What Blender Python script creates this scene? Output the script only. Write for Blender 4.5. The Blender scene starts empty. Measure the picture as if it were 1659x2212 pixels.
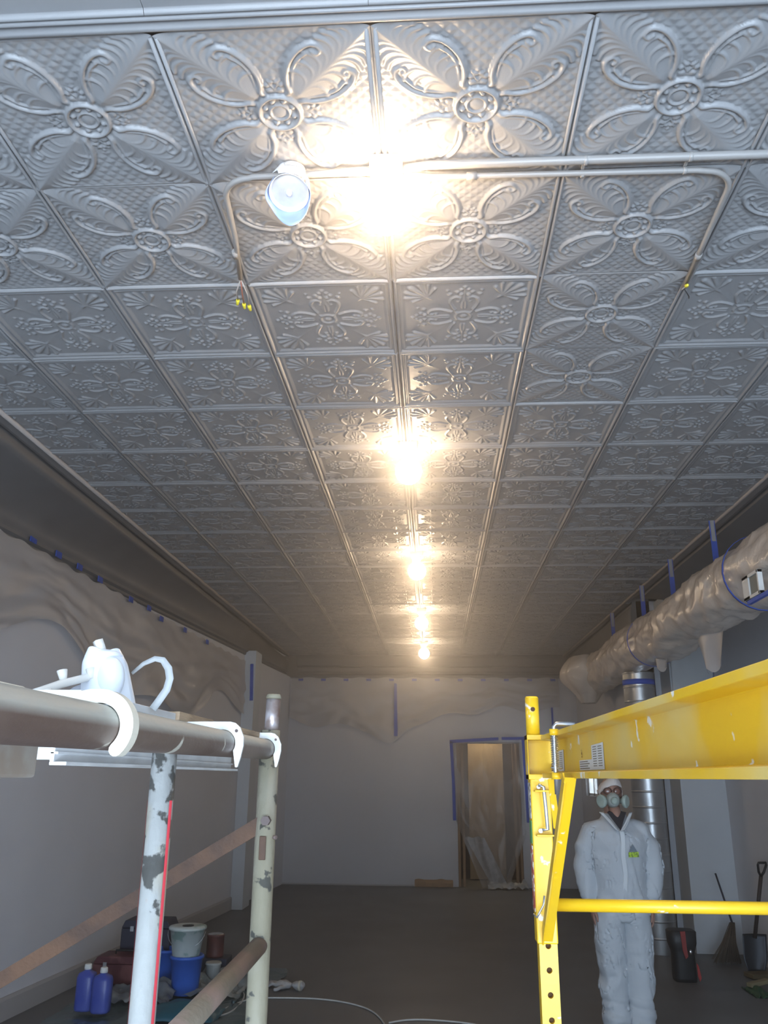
import bpy, bmesh, math, random
import numpy as np
from mathutils import Vector, Matrix, noise

random.seed(7)
PI = math.pi
C = bpy.context.scene.collection

# ------------------------------------------------------------------ camera
CAMZ = 1.63
F = 1775.66
PITCH, YAW, ROLL = 0.312005, 0.0610900, 0.0081619
_f = Vector((-math.sin(YAW)*math.cos(PITCH), math.cos(YAW)*math.cos(PITCH), math.sin(PITCH)))
_r0 = Vector((math.cos(YAW), math.sin(YAW), 0)); _u0 = _r0.cross(_f)
_r = math.cos(ROLL)*_r0 + math.sin(ROLL)*_u0
_u = -math.sin(ROLL)*_r0 + math.cos(ROLL)*_u0
cd = bpy.data.cameras.new('camera'); cam = bpy.data.objects.new('camera', cd); C.objects.link(cam)
cd.sensor_fit = 'HORIZONTAL'; cd.sensor_width = 36; cd.lens = F/1659*36
cd.clip_start = 0.05; cd.clip_end = 100
cam.matrix_world = Matrix(((_r.x, _u.x, -_f.x, 0), (_r.y, _u.y, -_f.y, 0), (_r.z, _u.z, -_f.z, CAMZ), (0, 0, 0, 1)))
bpy.context.scene.camera = cam

# ------------------------------------------------------------------ world, daylight, exposure
sc = bpy.context.scene
sc.view_settings.view_transform = 'Standard'; sc.view_settings.look = 'None'
sc.view_settings.gamma = 1; sc.view_settings.use_curve_mapping = False
sc.view_settings.exposure = 0.0
sc.cycles.max_bounces = 6; sc.cycles.volume_bounces = 0; sc.cycles.diffuse_bounces = 3; sc.cycles.transparent_max_bounces = 8
w = bpy.data.worlds.new('sky'); sc.world = w; w.use_nodes = True
w.node_tree.nodes['Background'].inputs[0].default_value = (0.72, 0.84, 1.0, 1)
w.node_tree.nodes['Background'].inputs[1].default_value = 1.2
# scattering haze added to stand for lens glow around the lamps
vo = w.node_tree.nodes.new('ShaderNodeVolumeScatter'); vo.inputs['Density'].default_value = .058; vo.inputs['Anisotropy'].default_value = .88
vo.inputs['Color'].default_value = (1,.97,.94,1)
w.node_tree.links.new(vo.outputs[0], w.node_tree.nodes['World Output'].inputs['Volume'])
WARM = (1.0, 0.73, 0.47)
LAMP_E = 100.0
def area_light(name, loc, rot, sx, sy, power, col):
    l = bpy.data.lights.new(name, 'AREA'); l.shape = 'RECTANGLE'; l.size = sx; l.size_y = sy
    l.energy = power; l.color = col
    o = bpy.data.objects.new(name, l); C.objects.link(o); o.location = loc; o.rotation_euler = rot
    return o
# daylight through the shop front behind the camera
area_light('shopfront_daylight', (0.0, -2.45, 1.55), (PI/2, 0, 0), 5.0, 2.7, 375, (0.70, 0.84, 1.0))
# added upward fill for the front ceiling, standing for pavement bounce
area_light('pavement_fill', (0.0, -2.3, .55), (PI*.72, 0, 0), 5.0, .9, 290, (0.68, 0.83, 1.0))

# ------------------------------------------------------------------ helpers
def ray(x, y):
    return _f + (x-829.5)/F*_r - (y-1106)/F*_u
def at(x, y, X=None, Y=None, Z=None):
    d = ray(x, y)
    s = X/d.x if X is not None else Y/d.y if Y is not None else (Z-CAMZ)/d.z
    return Vector((0, 0, CAMZ)) + s*d

class MB:
    def __init__(s): s.v = []; s.f = []; s.sm = []
    def add(s, vs, fs, smooth=False):
        b = len(s.v); s.v += [tuple(p) for p in vs]
        for f in fs: s.f.append(tuple(i+b for i in f)); s.sm.append(smooth)
        return s
    def box(s, a, b):
        x0, y0, z0 = a; x1, y1, z1 = b
        return s.add([(x0,y0,z0),(x1,y0,z0),(x1,y1,z0),(x0,y1,z0),(x0,y0,z1),(x1,y0,z1),(x1,y1,z1),(x0,y1,z1)],
              [(0,3,2,1),(4,5,6,7),(0,1,5,4),(1,2,6,5),(2,3,7,6),(3,0,4,7)])
    def rings(s, rs, cap0=True, cap1=True, smooth=True, closed=True):
        n = len(rs[0]); vs = [p for r in rs for p in r]; fs = []
        for i in range(len(rs)-1):
            for j in range(n if closed else n-1):
                k = (j+1) % n
                fs.append((i*n+j, i*n+k, (i+1)*n+k, (i+1)*n+j))
        s.add(vs, fs, smooth); b = len(s.v)-len(vs)
        if cap0: s.f.append(tuple(b+j for j in reversed(range(n)))); s.sm.append(False)
        if cap1: s.f.append(tuple(b+(len(rs)-1)*n+j for j in range(n))); s.sm.append(False)
        return s
    def tube(s, pts, r, n=16, caps=True, rs=None):
        pts = [Vector(p) for p in pts]; out = []
        t = (pts[1]-pts[0]).normalized()
        a = Vector((0,0,1)) if abs(t.z) < .9 else Vector((1,0,0))
        e1 = t.cross(a).normalized()
        for i, p in enumerate(pts):
            t = (pts[min(i+1, len(pts)-1)] - pts[max(i-1, 0)]).normalized()
            e1 = (e1 - t*e1.dot(t)).normalized(); e2 = t.cross(e1)
            rr = rs[i] if rs else r
            out.append([p + rr*(math.cos(2*PI*k/n)*e1 + math.sin(2*PI*k/n)*e2) for k in range(n)])
        return s.rings(out, caps, caps)
    def bar(s, p, q, wa, wb, up=(0,0,1)):
        p = Vector(p); q = Vector(q); t = (q-p).normalized(); a = t.cross(Vector(up)).normalized(); b = a.cross(t)
        R = [[c + sx*a*wa/2 + sy*b*wb/2 for sx, sy in ((-1,-1),(1,-1),(1,1),(-1,1))] for c in (p, q)]
        return s.rings(R, smooth=False)
    def lathe(s, c, prof, axis=(0,0,1), n=24, caps=True):
        c = Vector(c); ax = Vector(axis).normalized()
        a = Vector((1,0,0)) if abs(ax.x) < .9 else Vector((0,1,0))
        e1 = ax.cross(a).normalized(); e2 = ax.cross(e1)
        return s.rings([[c + ax*h + r*(math.cos(2*PI*k/n)*e1 + math.sin(2*PI*k/n)*e2) for k in range(n)] for r, h in prof], caps, caps)
    def prism(s, poly, o, e1, e2, ext):
        o, e1, e2, ext = map(Vector, (o, e1, e2, ext))
        A = [o + e1*x + e2*y for x, y in poly]
        return s.rings([A, [p+ext for p in A]], smooth=False)
    def grid(s, fn, nu, nv, smooth=True):
        vs = [fn(i/nu, j/nv) for j in range(nv+1) for i in range(nu+1)]
        fs = [(j*(nu+1)+i, j*(nu+1)+i+1, (j+1)*(nu+1)+i+1, (j+1)*(nu+1)+i) for j in range(nv) for i in range(nu)]
        return s.add(vs, fs, smooth)
    def ell(s, c, r, n=20, m=12):
        c = Vector(c); R = []
        for i in range(m+1):
            th = PI*(i+.02)/(m+.04)
            R.append([c + Vector((r[0]*math.sin(th)*math.cos(2*PI*k/n), r[1]*math.sin(th)*math.sin(2*PI*k/n), -r[2]*math.cos(th))) for k in range(n)])
        return s.rings(R)
    def build(s, name, mat, parent=None, bevel=0, solid=0):
        me = bpy.data.meshes.new(name)
        o0 = Vector((0,0,0)); q = parent
        while q is not None: o0 = o0 + Vector(q.location); q = q.parent
        me.from_pydata([tuple(Vector(p)-o0) for p in s.v], [], s.f)
        me.polygons.foreach_set('use_smooth', s.sm)
        if mat: me.materials.append(mat)
        me.update()
        o = bpy.data.objects.new(name, me); C.objects.link(o)
        if parent: o.parent = parent
        if bevel:
            b = o.modifiers.new('bevel', 'BEVEL'); b.width = bevel; b.segments = 2; b.limit_method = 'ANGLE'
        if solid:
            b = o.modifiers.new('solid', 'SOLIDIFY'); b.thickness = solid; b.offset = 0
        return o

def thing(name, label, cat, loc=(0,0,0), group=None):
    o = bpy.data.objects.new(name, None); C.objects.link(o); o.location = loc
    o.empty_display_size = .1
    return tag(o, label, cat, group)
def tag(o, label, cat, group=None):
    o['label'] = label; o['category'] = cat
    if group: o['group'] = group
    return o
def struct(o):
    o['kind'] = 'structure'; return o

def mat(name, col, rough=.5, metal=0, col2=None, scale=5, thr=(.4,.6), bump=0, bscale=60, coord='Object', spec=.5,
        alpha=1, emit=None, es=0, detail=6, stretch=(1,1,1), rough2=None, trans=0, sss=0):
    m = bpy.data.materials.new(name); m.use_nodes = True; nt = m.node_tree
    p = nt.nodes['Principled BSDF']; L = nt.links
    p.inputs['Base Color'].default_value = (*col, 1); p.inputs['Roughness'].default_value = rough
    p.inputs['Metallic'].default_value = metal; p.inputs['Specular IOR Level'].default_value = spec
    p.inputs['Alpha'].default_value = alpha
    if trans: p.inputs['Transmission Weight'].default_value = trans
    if emit: p.inputs['Emission Color'].default_value = (*emit, 1); p.inputs['Emission Strength'].default_value = es
    tc = nt.nodes.new('ShaderNodeTexCoord'); mp = nt.nodes.new('ShaderNodeMapping')
    L.new(tc.outputs[coord], mp.inputs[0]); mp.inputs['Scale'].default_value = stretch
    if col2:
        n = nt.nodes.new('ShaderNodeTexNoise'); n.inputs['Scale'].default_value = scale; n.inputs['Detail'].default_value = detail
        L.new(mp.outputs[0], n.inputs[0])
        r = nt.nodes.new('ShaderNodeValToRGB'); r.color_ramp.elements[0].position = thr[0]; r.color_ramp.elements[1].position = thr[1]
        r.color_ramp.elements[0].color = (*col, 1); r.color_ramp.elements[1].color = (*col2, 1)
        L.new(n.outputs[0], r.inputs[0]); L.new(r.outputs[0], p.inputs['Base Color'])
        if rough2 is not None:
            mr = nt.nodes.new('ShaderNodeMapRange'); mr.inputs[1].default_value = thr[0]; mr.inputs[2].default_value = thr[1]
            mr.inputs[3].default_value = rough; mr.inputs[4].default_value = rough2
            L.new(n.outputs[0], mr.inputs[0]); L.new(mr.outputs[0], p.inputs['Roughness'])
    if bump:
        n = nt.nodes.new('ShaderNodeTexNoise'); n.inputs['Scale'].default_value = bscale; n.inputs['Detail'].default_value = 5
        L.new(mp.outputs[0], n.inputs[0])
        b = nt.nodes.new('ShaderNodeBump'); b.inputs['Strength'].default_value = bump; b.inputs['Distance'].default_value = .01
        L.new(n.outputs[0], b.inputs['Height']); L.new(b.outputs[0], p.inputs['Normal'])
    return m
def layer(m, col, scale, thr, detail=6, stretch=(1,1,1), seed=0):
    """second blotch layer (chips, rust, primer) over a material's colour"""
    nt = m.node_tree; L = nt.links; p = nt.nodes['Principled BSDF']
    tc = nt.nodes.new('ShaderNodeTexCoord'); mp = nt.nodes.new('ShaderNodeMapping'); L.new(tc.outputs['Object'], mp.inputs[0])
    mp.inputs['Scale'].default_value = stretch; mp.inputs['Location'].default_value = (seed, seed*2.3, seed*.7)
    n = nt.nodes.new('ShaderNodeTexNoise'); n.inputs['Scale'].default_value = scale; n.inputs['Detail'].default_value = detail
    L.new(mp.outputs[0], n.inputs[0])
    r = nt.nodes.new('ShaderNodeValToRGB'); r.color_ramp.elements[0].position = thr[0]; r.color_ramp.elements[1].position = thr[1]
    L.new(n.outputs[0], r.inputs[0])
    mx = nt.nodes.new('ShaderNodeMix'); mx.data_type = 'RGBA'; L.new(r.outputs[0], mx.inputs[0])
    inp = p.inputs['Base Color']
    if inp.links: L.new(inp.links[0].from_socket, mx.inputs[6])
    else: mx.inputs[6].default_value = inp.default_value
    mx.inputs[7].default_value = (*col, 1)
    L.new(mx.outputs[2], inp)
    return m

M = dict(
    tin=mat('tin_paint', (.33,.335,.345), .36, 0, (.29,.295,.305), 3, (.3,.7), .06, 220),
    cove=mat('cove_paint', (.19,.19,.195), .5, 0, (.16,.16,.165), 4, (.3,.7), .1, 90),
    wall=mat('wall_paint', (.70,.71,.75), .8, 0, (.65,.66,.70), 2, (.3,.7), .08, 120),
    wall_back=mat('back_wall_paint', (.64,.65,.69), .8, 0, (.59,.60,.64), 1.5, (.3,.7), .08, 120),
    column=mat('column_paint', (.66,.69,.72), .7, 0, (.60,.63,.66), 2, (.3,.7), .05, 90),
    floor=mat('floor_concrete', (.155,.157,.16), .42, 0, (.125,.126,.13), 1.3, (.3,.7), .1, 60, rough2=.55),
    base=mat('baseboard_paint', (.42,.41,.41), .6),
    plastic=mat('masking_film', (.66,.64,.635), .34, 0, (.60,.58,.575), 3, (.3,.7), .3, 12, alpha=.7),
    ductwrap=mat('duct_film', (.72,.64,.56), .2, 0, (.60,.53,.47), 6, (.3,.7), .7, 16),
    tape=mat('blue_tape', (.03,.085,.46), .6, 0, (.045,.12,.56), 20, (.3,.7)),
    white=mat('white_paint', (.80,.80,.77), .5, 0, (.72,.72,.70), 8),
    steel=mat('galvanised_steel', (.72,.74,.76), .28, .9, (.55,.57,.6), 60, (.3,.7)),
    foil=mat('duct_steel', (.62,.63,.63), .33, .85, (.46,.47,.48), 5, (.3,.7), .15, 14),
    conduit=mat('conduit_paint', (.38,.37,.36), .4, .1),
    bulb=mat('lit_bulb', (1,.9,.75), .4, emit=WARM, es=LAMP_E),
    porcelain=mat('white_box', (.8,.78,.76), .5),
    paper=mat('blue_paper', (.32,.48,.86), .7, 0, (.42,.58,.92), 12),
    whitepaper=mat('white_paper', (.85,.87,.92), .7),
    yellow_nut=mat('yellow_plastic', (.85,.75,.04), .4),
    black=mat('black_plastic', (.022,.022,.024), .45),
    dark=mat('dark_void', (.03,.022,.018), .9),
    ply=mat('plywood', (.46,.35,.21), .7, 0, (.35,.25,.15), 3, (.3,.7), .1, 40, stretch=(8,1,.6)),
    stud=mat('stud_wood', (.40,.26,.15), .75, 0, (.31,.2,.12), 4, (.3,.7), stretch=(6,6,.7)),
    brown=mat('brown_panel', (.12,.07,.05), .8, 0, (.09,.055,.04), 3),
    red=mat('red_plastic', (.42,.035,.03), .45), bluep=mat('blue_bucket_plastic', (.045,.14,.58), .4),
    bluebottle=mat('blue_bottle_plastic', (.05,.075,.36), .35, 0, (.09,.12,.42), 6),
    bucketwhite=mat('white_bucket_plastic', (.55,.60,.58), .45, 0, (.30,.42,.38), 9, (.55,.6)),
    rust=mat('rusty_steel', (.12,.062,.035), .75, 0, (.07,.04,.028), 14, (.35,.65), .3, 90),
    rustdark=mat('rusty_dark_steel', (.20,.14,.12), .7, 0, (.12,.09,.085), 10, (.35,.6), .2, 90),
)
M['yellow'] = mat('yellow_paint', (.86,.52,.008), .34, 0, (.80,.49,.02), 4, (.4,.6), .03, 60)
layer(M['yellow'], (.80,.74,.58), 22, (.66,.69), 5)
M['yellow_beam'] = mat('dusty_yellow_paint', (.80,.47,.012), .42, 0, (.72,.52,.16), 5, (.42,.68), .03, 60)
layer(M['yellow_beam'], (.80,.76,.66), 20, (.655,.68), 5, seed=3.1)
M['post_white'] = mat('chipped_white_paint', (.34,.35,.345), .5, 0, (.38,.33,.22), 9, (.50,.64), .15, 90, stretch=(1,1,.6))
layer(M['post_white'], (.08,.08,.075), 26, (.595,.625), 8, seed=1.7)
layer(M['post_white'], (.34,.15,.07), 12, (.66,.70), 6, seed=5.2)
M['post_cream'] = mat('chipped_cream_paint', (.26,.24,.175), .5, 0, (.31,.29,.23), 9, (.45,.6), .15, 90, stretch=(1,1,.6))
layer(M['post_cream'], (.08,.08,.07), 30, (.61,.64), 8, seed=2.7)
layer(M['post_cream'], (.36,.17,.08), 11, (.68,.72), 6, seed=8.2)
M['tube_old'] = mat('worn_tube_paint_lit_top', (.24,.19,.16), .5, .1, (.14,.095,.08), 8, (.36,.60), .15, 80, stretch=(1,.4,1))
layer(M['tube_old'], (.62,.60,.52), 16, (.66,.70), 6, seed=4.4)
nt = M['tube_old'].node_tree; P_ = nt.nodes['Principled BSDF']  # upward faces blended paler: lit top and dust put into the colour
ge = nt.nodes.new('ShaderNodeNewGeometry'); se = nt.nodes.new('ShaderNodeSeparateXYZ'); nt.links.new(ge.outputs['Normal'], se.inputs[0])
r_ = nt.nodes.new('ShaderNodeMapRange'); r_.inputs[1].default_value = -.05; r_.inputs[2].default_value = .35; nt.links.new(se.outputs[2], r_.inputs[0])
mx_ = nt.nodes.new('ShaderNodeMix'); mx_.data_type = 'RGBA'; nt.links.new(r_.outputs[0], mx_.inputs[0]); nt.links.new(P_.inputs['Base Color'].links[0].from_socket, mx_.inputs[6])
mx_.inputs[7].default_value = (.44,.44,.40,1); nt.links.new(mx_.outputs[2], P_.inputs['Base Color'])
M['hook'] = mat('hook_aluminium', (.76,.77,.76), .45, .25, (.66,.67,.66), 30)
M['hook_cream'] = mat('hook_cream_paint', (.80,.77,.66), .5, 0, (.72,.68,.58), 20)
M['alu'] = mat('plank_aluminium', (.86,.88,.9), .4, .2, (.74,.76,.78), 14)
M['plywood_edge'] = mat('plywood_deck', (.52,.38,.25), .75, 0, (.34,.25,.17), 12, (.4,.6), .1, 60, stretch=(1,1,10))

# ------------------------------------------------------------------ ceiling height fields
H = 3.605
T = 0.61063
X0 = -0.1547; Y0 = 1.729
def poly_h(P, Q, pts, r0, r1, amp):
    """height of a tapering half-round bead laid along a polyline"""
    out = np.zeros_like(P); n = len(pts)-1
    for i in range(n):
        ax, ay = pts[i]; bx, by = pts[i+1]
        dx, dy = bx-ax, by-ay; L2 = dx*dx+dy*dy+1e-9
        t = np.clip(((P-ax)*dx+(Q-ay)*dy)/L2, 0, 1)
        d = np.hypot(P-ax-t*dx, Q-ay-t*dy)
        rr = r0+(r1-r0)*(i+t)/n
        out = np.maximum(out, amp*rr/max(r0, r1)*np.sqrt(np.clip(1-(d/rr)**2, 0, 1)))
    return out
def smoothpts(pts, k=6):
    o = []
    for i in range(len(pts)-1):
        p0 = pts[max(i-1,0)]; p1 = pts[i]; p2 = pts[i+1]; p3 = pts[min(i+2,len(pts)-1)]
        for j in range(k):
            t = j/k
            o.append(tuple(.5*((2*p1[c])+(-p0[c]+p2[c])*t+(2*p0[c]-5*p1[c]+4*p2[c]-p3[c])*t*t+(-p0[c]+3*p1[c]-3*p2[c]+p3[c])*t**3) for c in (0,1)))
    return o+[pts[-1]]
def flower(N):
    g = np.linspace(-.5, .5, N+1); U, V = np.meshgrid(g, g)
    P = np.maximum(abs(U), abs(V)); Q = np.minimum(abs(U), abs(V)); R = np.hypot(U, V)
    h = np.zeros_like(P)
    d = (P-Q)/math.sqrt(2); s = (P+Q)/math.sqrt(2)
    wid = .155*np.clip((s-.06)/.2, 0, 1)*np.clip((.74-s)/.22, .12, 1)+1e-4
    kite = np.clip(1-d/wid, 0, 1)
    h += .030*kite*np.clip((s-.08)/.1, 0, 1)
    # quilting beside the axes
    q1 = (P+Q)/.068; q2 = (P-Q)/.068
    quilt = .008*(1-np.maximum(abs((q1 % 1)-.5), abs((q2 % 1)-.5))*2)
    lim = np.interp(P, [.19,.25,.32,.40,.47,.5], [.0,.055,.085,.15,.30,.40])
    h += quilt*(Q < lim)*(P > .19)*(P < .487)
    sc1 = smoothpts([(.098,.045),(.135,.072),(.19,.066),(.25,.075),(.32,.105),(.385,.165),(.405,.225),(.375,.255),(.350,.235),(.365,.215)])
    h = np.maximum(h, poly_h(P, Q, sc1, .016, .013, .030))
    sc2 = smoothpts([(.125,.088),(.19,.093),(.25,.103),(.31,.132),(.352,.18)])
    h = np.maximum(h, poly_h(P, Q, sc2,   .007, .010, .024))
    for i, t in enumerate((.15,.185,.22,.255,.29,.325,.36,.395)):
        L = .105+.035*math.sin(i*.45)
        a = [(t-.01, t-.016), (t+.30*L, t+.26*L-.020), (t+.66*L, t+.42*L-.034), (t+.95*L, t+.36*L-.055), (t+1.06*L, t+.16*L-.070)]
        a = [(min(x,.486), max(0, min(y, x-.002))) for x, y in a]
        bead = poly_h(P, Q, smoothpts(a, 4), .007, .013, .013)
        h = np.where(bead > 0, np.maximum(h, bead+.75*.030*kite), h)
    for a in ([(.18,.115),(.215,.128),(.24,.15)], [(.235,.125),(.27,.145),(.29,.175)], [(.285,.15),(.315,.18),(.33,.21)]):
        h = np.maximum(h, poly_h(P, Q, smoothpts(a, 4), .011, .004, .017))
    # palmette by the rosette
    for (cx, cy, r, am) in ((.137,.026,.021,.016),(.172,.036,.015,.013),(.192,.012,.014,.012),(.215,.0,.013,.011)):
        h = np.maximum(h, am*np.sqrt(np.clip(1-((P-cx)**2+(Q-cy)**2)/r**2, 0, 1)))
    h = np.maximum(h, poly_h(P, Q, smoothpts([(.12,.012),(.145,.0),(.175,.018),(.205,.03)]), .006, .005, .013))
    # rosette
    inside = R < .104
    h = np.where(inside, .002, h*np.clip((R-.10)/.05, .25, 1))
    h = np.maximum(h, .032*np.sqrt(np.clip(1-((R-.105)/.013)**2, 0, 1)))
    h = np.maximum(h, .020*np.sqrt(np.clip(1-((R-.049)/.009)**2, 0, 1)))
    h = np.maximum(h, .014*np.sqrt(np.clip(1-(R/.040)**2, 0, 1)))
    ang = np.arctan2(V, U); a8 = (ang % (PI/4))-PI/8
    bx = .0755
    dd = np.hypot(R*np.cos(a8)-bx, R*np.sin(a8))
    h = np.maximum(h, .022*np.sqrt(np.clip(1-(dd/.0155)**2, 0, 1)))
    e = .5-P
    h = np.maximum(h, .007*np.sqrt(np.clip(1-((e-.008)/.007)**2, 0, 1)))
    return g, h
def fans(N):
    g = np.linspace(-.5, .5, N+1); U, V = np.meshgrid(g, g)
    P = np.maximum(abs(U), abs(V)); Q = np.minimum(abs(U), abs(V)); R = np.hypot(U, V)
    h = np.zeros_like(P); e = .5-P
    h = np.maximum(h, .032*np.sqrt(np.clip(1-((e-.016)/.015)**2, 0, 1)))
    h = np.maximum(h, .020*np.sqrt(np.clip(1-((e-.052)/.010)**2, 0, 1)))
    h = np.maximum(h, .009*np.clip((e-.0)/.02, 0, 1)*(e < .07)*(e > .03))
    for k, (an, L, r) in enumerate(((45,.17,.020),(22,.165,.019),(-2,.15,.018),(-28,.11,.015))):
        a = math.radians(an); b = (.265, .262)
        pts = [(b[0]+t*L*math.cos(a)-(.0 if k == 0 else .10*t*t*L*math.sin(a)), b[1]+t*L*math.sin(a)) for t in (0,.25,.5,.75,1)]
        pts = [(x, min(y, x)) for x, y in pts]
        h = np.maximum(h, poly_h(P, Q, pts, .004, r, .019))
    c1 = [(.262,.258),(.21,.225),(.165,.20),(.12,.175),(.075,.118),(.045,.045)]
    h = np.maximum(h, poly_h(P, Q, smoothpts(c1), .008, .012, .013))
    c2 = [(.09,.065),(.14,.088),(.19,.10),(.235,.088),(.255,.055),(.24,.03),(.222,.038)]
    h = np.maximum(h, poly_h(P, Q, smoothpts(c2), .011, .009, .018))
    c3 = [(.11,.012),(.17,.012),(.23,.0),(.29,.0),(.35,.0)]
    h = np.maximum(h, poly_h(P, Q, smoothpts(c3), .008, .006, .012))
    for (cx, cy, r, am) in ((.285,.028,.018,.016),(.315,.052,.017,.015),(.345,.026,.016,.014),(.375,.0,.016,.014),(.29,.105,.017,.014),(.335,.12,.013,.011),(.20,.04,.014,.013)):
        h = np.maximum(h, am*np.sqrt(np.clip(1-((P-cx)**2+(Q-cy)**2)/r**2, 0, 1)))
    h = np.maximum(h, .012*np.sqrt(np.clip(1-((R-.055)/.010)**2, 0, 1)))
    h = np.maximum(h, .014*np.sqrt(np.clip(1-(R/.024)**2, 0, 1)))
    h += .006*np.clip(1-d_edge(P, Q), 0, 1)
    return g, h
def d_edge(P, Q):
    return abs(P-Q)/.10+(.5-P)/.5
def border(N):
    g = np.linspace(-.5, .5, N+1); U, V = np.meshgrid(g, g)
    h = np.zeros_like(U)
    for k in range(6):
        cx = -.5+(k+.5)/5
        R = np.hypot(U-cx, (V-.12)*.8)
        h = np.maximum(h, .015*np.sqrt(np.clip(1-((R-.10)/.016)**2, 0, 1)))
        h = np.maximum(h, .012*np.sqrt(np.clip(1-((R-.06)/.010)**2, 0, 1)))
        h = np.maximum(h, .014*np.sqrt(np.clip(1-(R/.03)**2, 0, 1)))
        h = np.maximum(h, .014*np.sqrt(np.clip(1-(((U-cx-.1)**2+(V-.26)**2)/.03**2), 0, 1)))
        R = np.hypot(U-cx, (V+.2)*.8)
        h = np.maximum(h, .012*np.sqrt(np.clip(1-((R-.08)/.014)**2, 0, 1)))
    e = .5-abs(V)
    h = np.maximum(h, .014*np.sqrt(np.clip(1-((e-.03)/.02)**2, 0, 1)))
    return g, h
def hf_mesh(name, fn, N, sx=T, sy=T, k=1.0):
    g, h = fn(N)
    n = N+1
    X, Y = np.meshgrid(g*sx*.998, g*sy*.998)
    co = np.stack([X, Y, -h*k], -1).reshape(-1, 3)
    idx = np.arange(N*n).reshape(N, n)[:, :N].ravel()
    fa = np.stack([idx, idx+n, idx+n+1, idx+1], -1)
    me = bpy.data.meshes.new(name)
    me.vertices.add(len(co)); me.vertices.foreach_set('co', co.astype(np.float32).ravel())
    me.loops.add(fa.size); me.loops.foreach_set('vertex_index', fa.astype(np.int32).ravel())
    me.polygons.add(len(fa)); me.polygons.foreach_set('loop_start', np.arange(0, fa.size, 4, dtype=np.int32))
    me.polygons.foreach_set('use_smooth', np.ones(len(fa), bool))
    me.materials.append(M['tin']); me.update(calc_edges=True); me.validate()
    return me

# ------------------------------------------------------------------ the room shell
def wl(Y): return -3.06+.0745*(Y-5.8)          # left wall line
def wr(Y): return 3.02                          # right wall near the camera
BY = 14.12                                       # back wall
ceil = struct(MB().box((-3.7, -2.6, H+.03), (3.3, BY+.2, H+.12)).build('ceiling', M['tin']))
me_a = hf_mesh('tile', flower, 170, k=.47); me_b = hf_mesh('tile', fans, 150, k=.42)
me_d = hf_mesh('border_tile', border, 110, T, .42, .9)
for k in range(0, 21):
    for i in range(-4, 4):
        if k >= 20: continue
        a = k < 2 or (i == 1 and k < 4)
        o = bpy.data.objects.new('tile', me_a if a else me_b); C.objects.link(o); o.parent = ceil
        o.location = (X0+(i+.5)*T, Y0+(k+.5)*T, H+random.uniform(-.0015, .0015))
        o.rotation_euler = (random.uniform(-.004,.004), random.uniform(-.004,.004), random.uniform(-.003,.003))
for i in range(-4, 4):
    o = bpy.data.objects.new('border_tile', me_d); C.objects.link(o); o.parent = ceil
    o.location = (X0+(i+.5)*T, 1.68-.21, H)
# front moulding between border and field
b = MB()
def prof_x(bm, prof, x0, x1, smooth=True):
    bm.rings([[Vector((x, y, z)) for y, z in prof] for x in (x0, x1)], smooth=smooth)
prof_x(b, [(1.674,H+.01),(1.676,H-.012),(1.681,H-.018),(1.687,H-.012),(1.691,H-.004),(1.699,H-.004),(1.705,H-.016),(1.715,H-.018),(1.725,H-.008),(1.728,H+.01)], -2.6, 2.4)
struct(b.build('trim_1', M['tin']))
# seam beads running down the room
for j, (x, wd) in enumerate([(X0+j*T, .011 if j else .016) for j in range(-3, 4)]):
    b = MB(); y0 = Y0+2*T if j == 0 else Y0+.01
    for s in (-1, 1):
        b.tube([(x+s*wd*.8, y0+t*(BY-.2-y0)/24, H-.008-.003*math.sin(t*1.7+j)) for t in range(25)], .0065, 8)
    struct(b.build('trim_%d' % (2+j), M['tin']))
# coves
def cove(name, edge, wallx, y0, y1, mirror=1):
    b = MB(); n = 24
    def ring(Y):
        e, wx = edge(Y), wallx(Y); out = []
        pr = [(0,.03),(0,-.022),(.04,-.034),(.07,-.026),(.085,-.0),(.09,-.05)]
        for k in range(9):
            t = k/8*PI/2
            pr.append((.09+(abs(wx-e)-.16)*math.sin(t)*1.0, -.05-.22*(1-math.cos(t))))
        L = abs(wx-e)
        pr += [(L-.05,-.285),(L-.05,-.31),(L-.02,-.325),(L-.02,-.35),(L-.005,-.36),(L+.15,-.36),(L+.15,.03)]
        sg = -1 if wx < e else 1
        return [Vector((e+sg*x, Y, H+z)) for x, z in pr]
    b.rings([ring(y0+(y1-y0)*i/n) for i in range(n+1)], smooth=False)
    for i in range(len(b.sm)-2): b.sm[i] = (i % 22) in range(5, 15)
    return struct(b.build(name, M['cove']))
EL = lambda Y: -2.45
MB().tube([(-2.445,.9,H-.012),(-2.445,BY,H-.012)], .016, 10).build('edge_bead', mat('edge_paint', (.48,.43,.40), .45), ceil)
MB().tube([(2.275,.9,H-.012),(2.27,6,H-.012),(2.175,BY,H-.012)], .014, 10).build('edge_bead', mat('edge_paint', (.48,.43,.40), .45), ceil)
ER = lambda Y: 2.27-.012*max(0, Y-6)
cove('trim_9', EL, wl, 1.0, BY)
def wr2(Y): return 3.02 if Y < 9.6 else 2.62
cove('trim_10', ER, lambda Y: 3.02, 1.0, 9.2)
cove('trim_11', ER, lambda Y: 2.36, 9.6, BY)
# back cornice
b = MB()
pr = [(BY-.10,H+.03),(BY-.10,H-.02),(BY-.085,H-.035),(BY-.07,H-.06),(BY-.05,H-.17),(BY-.06,H-.19),(BY-.04,H-.21),(BY-.03,H-.27),(BY-.045,H-.285),(BY-.045,H-.31),(BY-.02,H-.33),(BY-.012,H-.38),(BY+.1,H-.38),(BY+.1,H+.03)]
prof_x(b, pr, -2.75, 2.62, False); struct(b.build('trim_12', M['cove']))
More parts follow.
